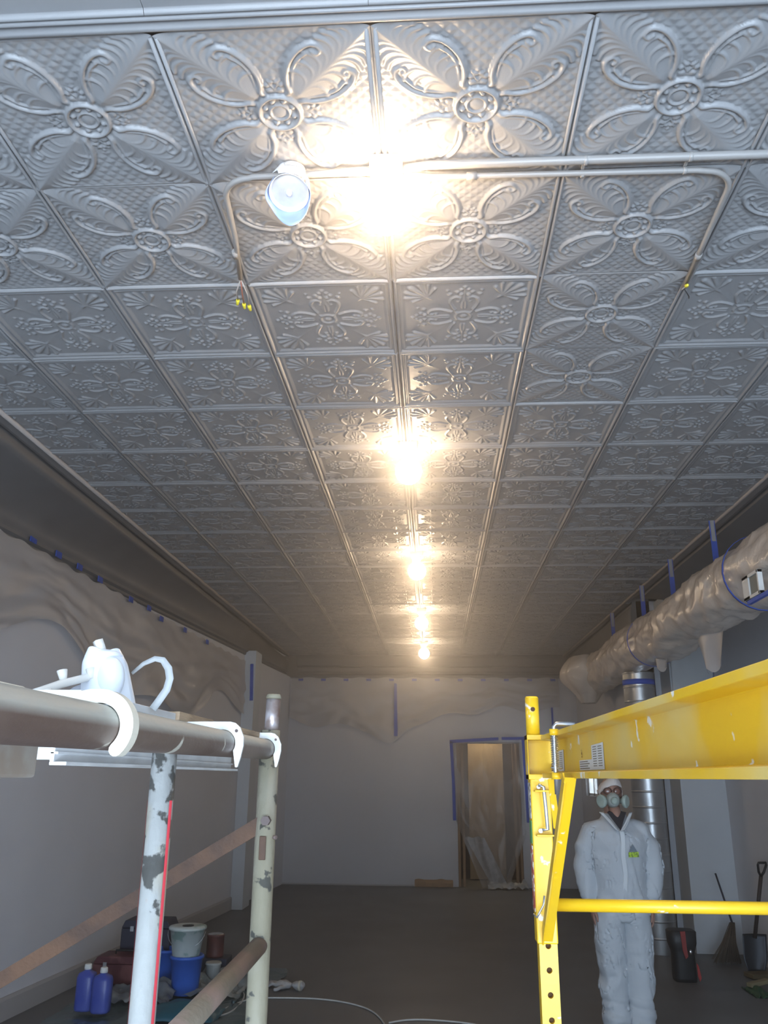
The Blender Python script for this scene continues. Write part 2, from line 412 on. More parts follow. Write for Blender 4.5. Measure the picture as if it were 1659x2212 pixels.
# walls
WT = H-.35
b = MB()
for Y_a, Y_b in ((-2.5, BY),):
    b.rings([[Vector((wl(Y), Y, -.05)), Vector((wl(Y), Y, WT+.3)), Vector((wl(Y)-.15, Y, WT+.3)), Vector((wl(Y)-.15, Y, -.05))] for Y in (Y_a, Y_b)], smooth=False)
struct(b.build('wall_left', M['wall']))
b = MB().box((3.02,-2.5,-.05),(3.2,9.72,H)); b.box((2.36,9.6,-.05),(2.5,12.73,H)); b.box((2.36,9.6,-.05),(3.2,9.72,H))
b.box((2.36,12.73,-.05),(2.5,13.7,1.38)); b.box((2.36,12.73,2.15),(2.5,13.7,H)); b.box((2.36,13.7,-.05),(2.5,BY+.15,H))
struct(b.build('wall_right', M['wall']))
# door opening in the back wall
DX0, DX1, DZ = .36, 1.385, 2.17
b = MB().box((-3.0,BY,-.05),(DX0,BY+.14,H)); b.box((DX1,BY,-.05),(2.8,BY+.14,H)); b.box((DX0,BY,DZ),(DX1,BY+.14,H))
struct(b.build('wall_back', M['wall_back']))
struct(MB().box((-3.8,-2.6,-.08),(3.3,BY+1.7,0)).build('floor', M['floor']))
# boxed column on the right
b = MB().box((2.56,9.2,0),(3.02,9.72,H-.02)); struct(b.build('trim_13', M['column']))
# pilaster on the left
xl = wl(11.6); b = MB().box((xl-.03,11.45,0),(xl+.15,11.85,H-.30)); struct(b.build('trim_14', M['column']))
# front wall with wide shop window behind the camera
b = MB().box((-3.7,-2.62,0),(-2.6,-2.5,H)); b.box((2.6,-2.62,0),(3.2,-2.5,H)); b.box((-2.6,-2.62,2.95),(2.6,-2.5,H)); b.box((-2.6,-2.62,0),(2.6,-2.5,.15))
struct(b.build('wall_front', M['wall']))
# baseboards
b = MB(); b.rings([[Vector((wl(Y)+e, Y, z)) for e, z in ((-.01,0),(.022,0),(.022,.13),(.012,.15),(-.01,.15))] for Y in (-2.5, 11.45)], smooth=False)
struct(b.build('baseboard_left', M['base']))
b = MB().box((-2.5,BY-.015,0),(-.34,BY,.02)); struct(b.build('baseboard_back', M['base']))
# recess behind the doorway
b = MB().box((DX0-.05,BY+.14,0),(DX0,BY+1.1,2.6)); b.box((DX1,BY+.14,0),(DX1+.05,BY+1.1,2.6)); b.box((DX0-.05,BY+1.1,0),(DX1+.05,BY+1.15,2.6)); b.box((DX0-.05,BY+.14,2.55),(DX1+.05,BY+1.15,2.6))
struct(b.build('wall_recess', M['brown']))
struct(MB().box((DX0+.22,BY+.9,.02),(DX1-.2,BY+.93,2.5)).build('door_1', M['ply'], bevel=.003))
area_light('recess_lamp', ((DX0+DX1)/2, BY+.55, 2.5), (0,0,0), .3, .3, 16, (1,.80,.50))
for x0, x1 in ((DX0+.003,DX0+.04),(DX0+.075,DX0+.115),(DX1-.115,DX1-.075),(DX1-.04,DX1-.003)):
    o = MB().box((x0,BY+.02,.0),(x1,BY+.11,DZ)).build('stud', M['stud'], bevel=.003)
    tag(o, {0:'upright timber stud at the far left jamb of the plastic-covered doorway',1:'second upright timber stud from the left in the plastic-covered doorway',2:'third upright timber stud, just inside the right jamb of the covered doorway',3:'upright timber stud at the far right jamb of the plastic-covered doorway'}[[.363,.435,round(DX1-.115,3),round(DX1-.04,3)].index(round(x0,3))], 'stud', 'studs in the doorway')
# window in the far right wall
WX = 2.40
win = struct(MB().box((WX,12.73,1.38),(WX+.04,13.7,1.42)).box((WX,12.73,2.11),(WX+.04,13.7,2.15)).box((WX,12.73,1.38),(WX+.04,12.78,2.15)).box((WX,13.65,1.38),(WX+.04,13.7,2.15)).box((WX,13.22,1.38),(WX+.04,13.28,2.15)).build('window_1', M['white']))
gl = mat('window_glass', (.9,.95,1), .05, alpha=.15); MB().box((WX+.018,12.78,1.42),(WX+.022,13.65,2.11)).build('pane', gl, win)
area_light('window_daylight', (2.75, 13.2, 1.8), (0, PI/2, 0), .8, .9, 30, (.8,.9,1.0))

# ------------------------------------------------------------------ masking film on the walls
def film(name, fn, nu, nv, m, label, amp=.02, sc_=3.0):
    b = MB()
    def g(u, v):
        p, nrm, a = fn(u, v)
        q = Vector((u*7*sc_/3, v*3*sc_/3, 1.7))
        nn = noise.noise(q)+.5*noise.noise(q*2.3)
        rid = (1-abs(noise.noise(q*1.4+Vector((9,0,0))))*2)
        return p+nrm*(a*(abs(nn)*1.2+.5*max(0, rid))*amp+.006)
    b.grid(g, nu, nv)
    o = b.build(name, m); return tag(o, label, 'plastic film')
def fl(u, v):
    Y = 3.2+u*8.2; zt = 3.27-.018*(Y-5.8)*1.2+.012*math.sin(Y*19)
    zb = 2.62+.18*math.sin(Y*1.3)+.1*math.sin(Y*3.1+1)-.02*Y
    z = zt+(zb-zt)*v
    return Vector((wl(Y)+.02, Y, z)), Vector((1,0,0)), 2.2*v+.3
sheet = film('masking_film', fl, 220, 26, M['plastic'], 'wrinkled translucent masking film hung along the top of the left wall', .026)
for i, (x, y) in enumerate([(8,1128),(58,1164),(112,1197),(158,1224),(203,1251),(270,1294),(309,1313),(336,1336),(385,1360),(436,1386)]):
    Y = [5.2,5.8,6.18,6.53,6.91,7.56,7.99,8.32,9.0,9.74][i]; z = at(x, y, Y=Y).z-.0
    b = MB().box((wl(Y)+.055, Y-.05, z-.03),(wl(Y)+.062, Y+.05, z+.02)); b.build('tape_strip', M['tape'], sheet)
def fb(u, v):
    X = -2.42+u*4.5; zt = H-.375+.012*math.sin(X*14)
    zb = 2.52-.1*math.sin((X+2.4)*1.5)-.34*math.exp(-((X+.72)/.28)**2)+.05*math.sin(X*7)+.12*max(0, X-.2)
    return Vector((X, BY-.02, zt+(zb-zt)*v)), Vector((0,-1,0)), 2.0*v+.3
sheet2 = film('masking_film', fb, 160, 30, M['plastic'], 'wrinkled translucent masking film hung across the top of the back wall', .03)
for i in range(12):
    X = -2.25+i*.385; MB().box((X-.04,BY-.075,H-.43),(X+.04,BY-.068,H-.395)).build('tape_strip', M['tape'], sheet2)
o = MB().prism([(0,0),(.06,0),(.045,.85),(.0,.86)], at(851,1590,Y=BY-.12)+Vector((0,0,0)), (1,0,0), (0,0,1), (0,.004,0)).build('tape_strip', M['tape'], sheet2)
def strip(p, q, wdt, label, nrm=(0,-1,0), g='blue tape strips'):
    b = MB().bar(p, q, wdt, .004, nrm); o = b.build('tape_strip', M['tape']); return tag(o, label, 'tape', g)
xl = wl(11.45)+.16
strip((xl-.05,11.44,3.12),(xl-.03,11.44,2.62), .045, 'blue tape strip hanging on the pale pilaster at far left')
# doorway plastic and its tape frame
fm = mat('door_film', (.50,.47,.45), .22, 0, (.38,.345,.32), 3, (.3,.7), .5, 7, alpha=.46, stretch=(1,1,.35))
def fd(u, v):
    z = DZ+.02-v*(DZ+.0)
    n0, n1 = DX0-.06, DX1+.05
    t = max(0, (v-.52)/.48)
    xa = n0+(.42*t if v > .52 else 0); xb = n1-(.30*max(0,(v-.66)/.34))
    X = xa+(xb-xa)*u
    bul = .05*math.sin(u*PI)*math.sin(min(1,v)*PI)
    fold = .035*abs(math.sin(u*9+v*2))*v+.04*max(0, noise.noise(Vector((u*5, v*4, 3))))*1.5
    return Vector((X, BY-.015-bul-fold-(.10*v**6), max(.012, z)))
b = MB(); b.grid(fd, 60, 80); dp = b.build('plastic_sheet', fm); tag(dp, 'clear plastic sheet taped over the doorway in the back wall', 'plastic sheet')
fm2 = mat('door_film_fold', (.60,.60,.62), .3, 0, (.35,.37,.39), 14, (.35,.6), .4, 30, alpha=.8)
b = MB(); p0 = at(1000,1815,Y=BY-.13); 
b.grid(lambda u, v: Vector((.47+.40*v+(.30-.05*v)*u, BY-.14-.02*math.sin(u*9+v*6), .74-.70*v+.01*math.sin(u*12))), 20, 30); b.build('folded_edge', fm2, dp)
b = MB(); b.grid(lambda u, v: Vector((.80+.62*u, BY-.10-.22*v-.03*math.sin(u*17), .014+.11*abs(noise.noise(Vector((u*6,v*3,1))))*(1-v*.3)+.06*(1-v))), 30, 12); b.build('bunched_hem', fm2, dp)
T1 = (DX0-.09, DX1+.06, DZ+.03)
b = MB().prism([(T1[0]-.02,T1[2]-.03),(T1[0]+.78,T1[2]+.02),(T1[0]+.78,T1[2]+.065),(T1[0]-.02,T1[2]+.02)], (0,BY-.075,0),(1,0,0),(0,0,1),(0,.004,0)); b.build('tape_strip', M['tape'], dp)
b = MB().prism([(T1[0]+.83,T1[2]+.025),(T1[1]+.03,T1[2]+.03),(T1[1]+.03,T1[2]+.075),(T1[0]+.83,T1[2]+.07)], (0,BY-.075,0),(1,0,0),(0,0,1),(0,.004,0)); b.build('tape_strip', M['tape'], dp)
b = MB().prism([(T1[0]-.02,T1[2]),(T1[0]+.03,T1[2]),(T1[0]+.055,1.55),(T1[0]+.065,.98),(T1[0]+.015,.98),(T1[0]+.01,1.55)], (0,BY-.075,0),(1,0,0),(0,0,1),(0,.004,0)); b.build('tape_strip', M['tape'], dp)
b = MB().prism([(T1[1]-.02,T1[2]+.04),(T1[1]+.03,T1[2]+.04),(T1[1]+.05,1.5),(T1[1]+.055,.96),(T1[1]+.01,.96),(T1[1]+.0,1.5)], (0,BY-.075,0),(1,0,0),(0,0,1),(0,.004,0)); b.build('tape_strip', M['tape'], dp)
# torn drywall base of the back wall, its hollow built as a raised strip
b = MB(); b.rings([[Vector((x, BY-.015-d, z)) for d, z in ((0,.002),(.05+.02*noise.noise(Vector((x*9,0,0))),.002),(.045,.06+.02*noise.noise(Vector((x*8,3,0)))),(.02,.10+.035*noise.noise(Vector((x*6,5,0)))),(0,.10))] for x in np.linspace(-.33,.27,24)], smooth=False)
tag(b.build('board', M['stud']), 'torn drywall base showing brown wood at the foot of the back wall left of the doorway', 'board')

# ------------------------------------------------------------------ lamps along the ceiling
lamp_lab = ['nearest lit ceiling bulb, largest, hung below a white square box beside the conduit',
            'second lit ceiling bulb from the camera along the centre seam',
            'third lit ceiling bulb from the camera, middle one of the row of five',
            'fourth lit ceiling bulb from the camera, second last before the back wall',
            'farthest lit ceiling bulb, smallest, just in front of the back wall']
for i, Y in enumerate((2.28, 4.73, 7.30, 9.97, 12.54)):
    x = -.14
    t = thing('ceiling_lamp', lamp_lab[i], 'ceiling lamp', (x, Y, H), 'lit bulbs along the ceiling')
    MB().box((x-.055,Y-.055,H-.055),(x+.055,Y+.055,H-.005)).build('junction_box', M['porcelain'], t, bevel=.004)
    MB().lathe((x,Y,H-.055), [(.05,0),(.05,-.012),(.036,-.022),(.030,-.045),(.024,-.05)]).build('socket', M['porcelain'], t)
    MB().lathe((x,Y,H-.10), [(.020,.004),(.034,-.006),(.062,-.030),(.080,-.065),(.082,-.095),(.070,-.130),(.045,-.155),(.020,-.166),(.003,-.168)], n=32).build('bulb', M['bulb'], t)
# conduits
def bend(pts, cx, cy, r, a0, a1, z, n=8):
    for k in range(n+1):
        a = a0+(a1-a0)*k/n; pts.append((cx+r*math.cos(a), cy+r*math.sin(a), z))
zc = H-.028
p = [(-.19,2.27,zc)]; p += [(-.40,2.285,zc),(-.60,2.29,zc)]; bend(p, -.61, 2.40, .105, -PI/2, -PI, zc); p += [(-.735,2.62,zc),(-.775,2.88,zc)]
cl = thing('conduit', 'thin painted conduit on the ceiling bending left of the nearest lamp', 'conduit', (-.5,2.29,zc), 'ceiling conduits')
MB().tube(p, .0105, 12).build('pipe', M['conduit'], cl); MB().tube([(-.755,2.70,zc),(-.760,2.735,zc)], .014, 12).build('coupling', M['conduit'], cl)
p = [(-.09,2.30,zc),(.0,2.315,zc),(.1,2.32,zc),(.9,2.33,zc)]; bend(p, .93, 2.44, .105, -PI/2, 0, zc); p += [(1.045,2.7,zc),(1.055,3.03,zc)]
cr = thing('conduit', 'lower painted conduit running right from the nearest lamp and bending away down the ceiling', 'conduit', (.5,2.32,zc), 'ceiling conduits')
MB().tube(p, .0105, 12).build('pipe', M['conduit'], cr)
MB().tube([(.13,2.321,zc),(.165,2.321,zc)], .0135, 12).build('coupling', M['conduit'], cr); MB().tube([(1.048,2.80,zc),(1.050,2.835,zc)], .0135, 12).build('coupling', M['conduit'], cr)
cs = thing('conduit', 'upper straight painted conduit running right across the ceiling from the nearest lamp', 'conduit', (.5,2.27,zc), 'ceiling conduits')
MB().tube([(-.09,2.275,zc),(.0,2.262,zc),(.1,2.262,zc),(1.0,2.265,zc),(2.4,2.27,zc)], .0145, 14).build('pipe', M['conduit'], cs)
for x in (.52, .86): MB().tube([(x-.006,2.265,zc),(x+.006,2.265,zc)], .0165, 16).box((x-.006,2.265,zc+.010),(x+.006,2.345,zc+.014)).tube([(x-.006,2.330,zc),(x+.006,2.330,zc)], .0125, 16).build('clip', M['conduit'], cs, bevel=.003)
# loose wires and wire nuts
def nuts(name, base, spots, label):
    t = thing(name, label, 'wires', base)
    wm = mat('wire_red', (.35,.12,.08), .5); wg = mat('wire_grey', (.4,.38,.36), .5)
    for i, s in enumerate(spots):
        s = Vector(s); b0 = Vector(base)
        MB().tube([b0, b0.lerp(s, .5)+Vector((.012*(i-1),0,-.012)), s], .0028, 6).build('wire', wm if i % 2 else wg, t)
        d = (s-b0).normalized()
        MB().lathe(s, [(.0075,0),(.0085,.006),(.006,.026),(.003,.030)], d, 10).build('wire_nut', M['yellow_nut'], t)
nuts('loose_wires', (-.775,2.885,zc), [at(514,648,Z=zc-.03), at(527,656,Z=zc-.035), at(538,660,Z=zc-.04)], 'loose wires with three yellow wire nuts dangling from the left conduit end')
nuts('loose_wires', (1.055,3.035,zc), [at(1482,618,Z=zc-.02)], 'loose red wires with one yellow wire nut at the right conduit end')
MB().tube([(1.055,3.035,zc),(1.085,3.07,zc-.02),(1.095,3.10,zc-.01)], .0022, 6).build('bare_wire', M['black'], [o for o in C.objects if o.name.startswith('loose_wires')][1])

# paper-wrapped flood lamp
cx, cy = at(632,395,Y=2.30).x, 2.29
fp = thing('flood_lamp', 'unlit flood lamp wrapped in blue and white masking paper left of the nearest bulb', 'lamp', (cx,cy,H))
MB().lathe((cx,cy,H-.004), [(.045,0),(.045,-.02),(.03,-.028),(.028,-.05)]).build('base', M['porcelain'], fp)
ax = Vector((.0,-.42,-.9)).normalized(); c0 = Vector((cx,cy+.0,H-.045))
MB().lathe(c0, [(.022,0),(.034,.03),(.058,.072),(.066,.098)], ax, 28, caps=False).build('shade', M['whitepaper'], fp, solid=.002)
MB().lathe(c0+ax*.085, [(.001,.006),(.03,.005),(.052,.0),(.060,-.006)], ax, 28, caps=False).build('lens', mat('lens_glass', (.70,.68,.66), .3, 0, (.6,.58,.57), 20), fp)
MB().lathe(c0+ax*.088, [(.010,0),(.012,.006),(.009,.016),(.003,.020)], ax, 12).build('lens_nub', M['porcelain'], fp)
e1 = Vector((1,0,0)); e2 = ax.cross(e1).normalized()
if e2.z > 0: e2 = -e2
def wrap(u, v):
    a = (u-.5)*PI*1.35+PI/2                        # centred on the lower/far side
    r = .062+.012*v+.002*math.sin(u*23)
    hgt = .035+.075*v+.010*v+.060*v*math.exp(-((u-.47)/.15)**2)
    return c0+ax*hgt+r*(math.cos(a)*e1+math.sin(a)*(-e2 if (-e2).y > 0 else e2))
MB().grid(wrap, 30, 8).build('paper_wrap', M['paper'], fp, solid=.0015)
def flap(u, v):
    a = -PI/2+(u-.5)*1.7+.15
    r = .05+.02*v+.014*abs(u-.5)
    return c0+ax*(.0+.10*v-.03*(u < .15))+r*(math.cos(a)*e1+math.sin(a)*(-e2 if (-e2).y > 0 else e2))
MB().grid(flap, 14, 8).build('paper_flap', M['whitepaper'], fp, solid=.0015)

# ------------------------------------------------------------------ wrapped duct, straps, vertical duct
dz, dxc, DR = 2.975, 2.22, .215
du = thing('wrapped_duct', 'long horizontal duct wrapped in wrinkled tan plastic film under the right ceiling', 'duct', (dxc, 9.0, dz))
def ductp(u, v):
    Y = 4.2+u*7.6; a = v*2*PI
    r = DR*(1+.05*math.sin(Y*2.2))
    q = Vector((Y*1.5, math.cos(a)*1.6, math.sin(a)*1.6))
    r += .045*noise.noise(q)+.025*(1-2*abs(noise.noise(Vector((Y*3.3+math.sin(a)*1.0, math.cos(a)*2.0, math.sin(a)*2.0)))))
    r += .012*noise.noise(Vector((Y*9, math.cos(a)*5, math.sin(a)*5)))
    if math.sin(a) < -.2:                              # film sagging loose beneath
        r += .11*max(0, noise.noise(Vector((Y*1.1, 7.7, 0)))+.25)*(-math.sin(a)-.2)
    if Y > 11.0: r *= 1-.25*(Y-11.0)
    return Vector((dxc-.02*max(0,Y-8)+r*math.cos(a)*(1.0), Y, dz+r*math.sin(a)))
b = MB(); NU, NV = 300, 48
b.grid(ductp, NU, NV); b.build('film_wrap', M['ductwrap'], du)
for Y in (5.55, 8.45): 
    b = MB(); b.rings([[Vector((dxc+(DR+.045)*math.cos(2*PI*k/28), Y+s, dz-.01+(DR+.045)*math.sin(2*PI*k/28))) for k in range(28)] for s in (-.012,.012)], False, False); b.build('tape_band', M['tape'], du, solid=.004)
# hanging flaps of film
def fil(u, v, c, wdt, hh):
    return Vector((c[0]+.03*math.sin(u*7), c[1]+wdt*(u-.5)*(1-.55*v), c[2]-hh*v+.02*math.sin(u*11)))
MB().grid(lambda u, v: fil(u, v, (dxc,6.75,dz-DR+.03), .75, .33), 14, 10).build('loose_film', M['plastic'], du)
MB().grid(lambda u, v: fil(u, v, (dxc-.05,8.05,dz-DR+.03), .5, .17), 14, 10).build('loose_film', M['plastic'], du)
def endblob(u, v):
    a = u*2*PI; t = v
    r = (.20+.14*math.sin(min(1,t*1.2)*PI)*1.0)*(1-.55*t**3)+.05*noise.noise(Vector((math.cos(a)*2, math.sin(a)*2, t*3)))
    return Vector((dxc-.19+r*math.cos(a), 11.2+r*math.sin(a)*1.3, dz+.20-.60*t))
MB().grid(endblob, 40, 24).build('film_bundle', M['ductwrap'], du)
# grille at the near end of the duct
gp = at(1637,1265,X=2.0)
b = MB().box((1.955,gp.y-.13,gp.z-.075),(1.985,gp.y+.13,gp.z-.055)); b.box((1.955,gp.y-.13,gp.z+.055),(1.985,gp.y+.13,gp.z+.075)); b.box((1.955,gp.y-.13,gp.z-.075),(1.985,gp.y-.11,gp.z+.075)); b.box((1.955,gp.y+.03,gp.z-.075),(1.985,gp.y+.13,gp.z+.075))
b.build('vent_frame', M['white'], du, bevel=.002)
MB().box((1.965,gp.y-.11,gp.z-.055),(1.975,gp.y+.03,gp.z+.055)).build('vent_opening', mat('vent_grey', (.2,.22,.2), .6), du)
MB().box((1.96,gp.y-.28,gp.z-.10),(1.985,gp.y+.1,gp.z-.078)).build('tape_band', M['tape'], du)
for i, (x, y0, y1) in enumerate([(1547,1140,1210),(1455,1215,1285),(1391,1272,1325),(1326,1335,1378)]):
    p = at(x, y1, X=2.2); Y = p.y
    q = Vector((2.2, Y, H-.03))
    t = tag(MB().bar(q, Vector((2.2,Y,dz+DR+.0)), .045, .004, (0,1,0)).build('hanging_strap', M['tape']), ['blue taped strap holding the wrapped duct, nearest the camera','second blue taped strap from the camera above the wrapped duct','third blue taped strap from the camera above the wrapped duct','farthest blue taped strap above the wrapped duct'][i], 'strap', 'straps holding the duct')
    MB().bar(q+Vector((.0,-.004,.0)), q-Vector((0,.004,.17)), .03, .004, (0,1,0)).build('strap_end', M['conduit'], t)
# vertical silver duct
vx, vy, vr = 2.225, 9.23, .165
vd = thing('vertical_duct', 'vertical silver spiral duct standing on the floor behind the worker', 'duct', (vx, vy, 0))
prof = []; z = 0.0
while z < 2.70:
    prof += [(vr, z), (vr, z+.002), (vr, z+.130), (vr, z+.132), (vr+.004, z+.136), (vr+.004, z+.146), (vr, z+.150)]; z += .152
MB().lathe((vx,vy,0), prof, n=48).build('pipe', M['foil'], vd)
MB().lathe((vx,vy,2.60), [(vr+.006,0),(vr+.006,.055)], n=40).build('tape_band', M['tape'], vd)
MB().lathe((vx,vy,2.66), [(.10,0),(.10,.14)], n=24).build('collar', M['foil'], vd)
strip((2.96,9.19,3.02),(2.985,9.19,2.35), .13, 'wide blue tape strip at the right edge of the boxed column')
MB_ = MB(); MB_.grid(lambda u, v: Vector((2.57+.44*u, 9.17-.018*abs(noise.noise(Vector((u*3,v*3,4))))-.004, 3.15-.85*v+.03*math.sin(u*9)*v)), 24, 20)
tag(MB_.build('masking_film', mat('column_film', (.55,.57,.58), .4, bump=.4, bscale=8), solid=.001), 'pale plastic film hung on the upper face of the boxed column', 'plastic film')
strip((1.20,BY-.03,2.9),(1.20,BY-.03,2.45), .03, 'thin dark blue tape strip at the right end of the back wall')
C.objects[-1].location.x = .75

# ------------------------------------------------------------------ yellow scaffold
sx, sy = .2395, 2.1
ys = thing('scaffold', 'bright yellow steel rolling scaffold at the right, beam running past the camera', 'scaffold', (sx, sy, 0))
hw = .0205
def holed_post(x, zs, z0, z1, name='post'):
    """square tube whose camera side has real round holes"""
    b = MB(); n = 16; r = .0065; y = sy-hw
    cuts = [z0]+[(a+c)/2 for a, c in zip(zs[:-1], zs[1:])]+[z1]
    for k, zc_ in enumerate(zs):
        a, c = cuts[k], cuts[k+1]
        ring = [(x+r*math.cos(2*PI*i/n), y, zc_+r*math.sin(2*PI*i/n)) for i in range(n)]
        out = []
        for i in range(n):
            cs_, sn = math.cos(2*PI*i/n), math.sin(2*PI*i/n)
            tx = hw/max(abs(cs_),1e-6); hz = (c-zc_) if sn > 0 else (zc_-a); tz = hz/max(abs(sn),1e-6); t = min(tx, tz)
            out.append((x+t*cs_, y, zc_+t*sn))
        inn = [(px, y+.012, pz) for px, _, pz in ring]
        b.rings([out, ring, inn], False, False, smooth=False)
        for (cxn, czn) in ((x+hw,c),(x-hw,c),(x-hw,a),(x+hw,a)):
            best = sorted(range(n), key=lambda i: (out[i][0]-cxn)**2+(out[i][2]-czn)**2)[:2]
            i0, i1 = sorted(best)
            b.add([out[i0], out[i1], (cxn, y, czn)], [(0,1,2)])
        # sides
    b.add([(x-hw,y,z0),(x-hw,y,z1),(x-hw,y+2*hw,z1),(x-hw,y+2*hw,z0),(x+hw,y,z0),(x+hw,y,z1),(x+hw,y+2*hw,z1),(x+hw,y+2*hw,z0)], [(0,1,2,3),(4,7,6,5),(3,2,6,7),(1,5,6,2),(0,3,7,4)])
    return b.build(name, M['yellow'], ys)
zs = sorted(1.271-.0491*i for i in range(22))
xin = sx+.012
hp = holed_post(xin, zs, .14, 1.30)
MB().box((xin-.017,sy-.007,.15),(xin+.017,sy-.004,1.29)).build('inner_wall', mat('post_inside', (.10,.045,.01), .8), hp)
MB().box((sx+.74-hw,sy-hw,.14),(sx+.74+hw,sy+hw,1.75)).build('post', M['yellow'], ys, bevel=.003)
# outer sleeve, reaching up to the beam
s2 = .0245
b = MB().box((xin-s2,sy-s2,1.275),(xin+s2-.002,sy+s2,1.632)); b.build('sleeve', M['yellow'], ys, bevel=.003)
st = mat('red_sticker', (.42,.06,.03), .5, 0, (.75,.70,.6), 60, (.5,.55)); MB().box((xin-s2-.0015,sy-.02,1.34),(xin-s2-.0003,sy+.02,1.48)).build('sticker', st, ys)
MB().box((xin-s2-.0015,sy-.02,1.485),(xin-s2-.0003,sy+.02,1.535)).build('sticker', mat('green_sticker', (.10,.30,.08), .5), ys)
MB().box((xin-s2-.0015,sy-.02,1.54),(xin-s2-.0003,sy+.02,1.62)).build('sticker', mat('grey_sticker', (.55,.54,.5), .5, 0, (.12,.1,.08), 90, (.5,.55)), ys)
# top spigot with hole
tp = at(1148,1505,Y=sy); tb = at(1157,1605,Y=sy)
b = MB().tube([(tp.x,sy,1.722),(tp.x,sy,tp.z-.004)], .0165, 24); b.tube([(tp.x,sy,tp.z-.004),(tp.x,sy,tp.z)], .0165, 24, rs=[.0165,.0145]); sp = b.build('spigot', M['yellow'], ys)
hz = at(1151,1532,Y=sy-.0165)
MB().tube([(hz.x,sy-.0172,hz.z),(hz.x,sy-.014,hz.z)], .0055, 14).build('pin_hole', mat('hole_dark', (.08,.035,.02), .9), sp)
# channel beam: web on the far side, flanges towards the aisle
def bx_(Y): return .270+(.297-.270)*(2.1-Y)/1.35
zb, zt = 1.6305, 1.7285
def beamring(Y, pr):
    return [Vector((bx_(Y)+x, Y, z)) for x, z in pr]
FW = .034; TH = .004
pr = [(0,zb),(0,zb+.011),(.003,zb+.0115),(FW-TH,zb+.014),(FW-TH,zt-.014),(.003,zt-.0115),(0,zt-.011),(0,zt),(FW,zt),(FW,zb)]
pr = [(x-.014, z) for x, z in pr]
b = MB(); b.rings([beamring(Y, pr) for Y in (sy-.02, 1.7, 1.2, .8, .15)], smooth=False)
bm_o = b.build('beam', M['yellow_beam'], ys, bevel=.0012)
# end housing of the beam round the post
b = MB().box((sx-.016,sy-.024,zb-.003),(sx-.0135,sy+.034,zt+.002)); b.box((sx-.016,sy+.03,zb-.003),(sx+.052,sy+.034,zt+.002)); b.box((sx-.016,sy-.026,zt-.010),(sx+.052,sy+.034,zt+.002)); b.box((sx-.016,sy-.026,zb-.003),(sx+.052,sy+.034,zb+.009))
b.build('end_bracket', M['yellow'], ys, bevel=.0012)
MB().box((sx-.013,sy+.018,zb+.008),(sx+.05,sy+.03,zt-.009)).build('end_plate', M['yellow'], ys)
# warning labels on the web
lb = mat('label_white', (.66,.64,.60), .6); ink = mat('label_ink', (.22,.18,.13), .7)
def on_web(x, y, off=.0008):
    for _ in range(1):
        best = None
        for k in range(400):
            Y = .3+k*.0048; p = at(x, y, Y=Y); e = abs(p.x-(bx_(Y)+FW-TH-.014-off))
            if best is None or e < best[0]: best = (e, p, Y)
    p = best[1]; p.x = bx_(best[2])+FW-TH-.014-off; return p
for k, (xa, xm, xb_, yt_, ym, yb) in enumerate(((1181,1199,1219,1612,1635,1660),(1252,1279,1306,1599,1626,1656))):
    A, Mi, B = on_web(xa, yb), on_web(xm, yb), on_web(xb_, yb)
    z0 = zb+.0155; z1 = z0+.038; zm = z0+.019
    def q(Y, z, o=.0008): return Vector((bx_(Y)+FW-TH-.014-o, Y, z))
    l = MB().add([q(A.y,z0),q(B.y,z0),q(B.y,z1+.008),q(Mi.y,z1+.006),q(Mi.y,zm),q(A.y,zm)], [(0,1,2,3,4,5)]).build('warning_label', lb, bm_o)
    t = MB(); W = A.y-B.y
    for r_ in range(4):
        zz = zm-.004-r_*.0042; t.add([q(A.y-.03*W,zz,.0012),q(A.y-W*(.38+.07*(r_ % 2)),zz,.0012),q(A.y-W*(.38+.07*(r_ % 2)),zz+.0018,.0012),q(A.y-.03*W,zz+.0018,.0012)], [(0,1,2,3)])
    for c_ in range(2):
        for r_ in range(9):
            ya = A.y-W*(.60+.20*c_); zz = z0+.006+r_*.0042
            t.add([q(ya,zz,.0012),q(ya-W*.14,zz,.0012),q(ya-W*.14,zz+.0015,.0012),q(ya,zz+.0015,.0012)], [(0,1,2,3)])
    t.build('label_print', ink, l)
    fg = MB(); yy = A.y-.12*W
    for (dy, dz_, w_, h_) in ((0,.024,.006,.003),(.001,.029,.004,.006),(.0,.036,.003,.003),(-.003,.031,.005,.0015)):
        fg.add([q(yy-dy,z0+dz_,.0012),q(yy-dy-w_,z0+dz_,.0012),q(yy-dy-w_,z0+dz_+h_,.0012),q(yy-dy,z0+dz_+h_,.0012)], [(0,1,2,3)])
    fg.build('label_figure', mat('label_figure_ink', (.30,.14,.02), .7), l)
# spring pin through both flanges
py = 1.83; px = bx_(py)-.018
pt, pb = at(1195,1568,Y=py), at(1204,1716,Y=py)
px = (pt.x+pb.x)/2
pn = MB().tube([(px+.045,py,pt.z+.004),(px+.006,py,pt.z+.004),(px,py,pt.z-.002),(px,py,1.66),(px,py,pb.z)], .0048, 12).build('spring_pin', M['steel'], ys)
coil = [(px+.0075*math.cos(k*.7), py+.0075*math.sin(k*.7), 1.655+(zt-.012-1.655)*k/150) for k in range(151)]
MB().tube(coil, .0011, 6).build('spring', M['steel'], pn)
for zz in (zb-.002, zt-.011): MB().tube([(px,py,zz),(px,py,zz+.013)], .0105, 6).build('pin_guide', M['yellow'], ys)
MB().tube([(px-.01,py,1.652),(px+.012,py-.004,1.650)], .0018, 6).build('cotter_pin', M['steel'], pn)
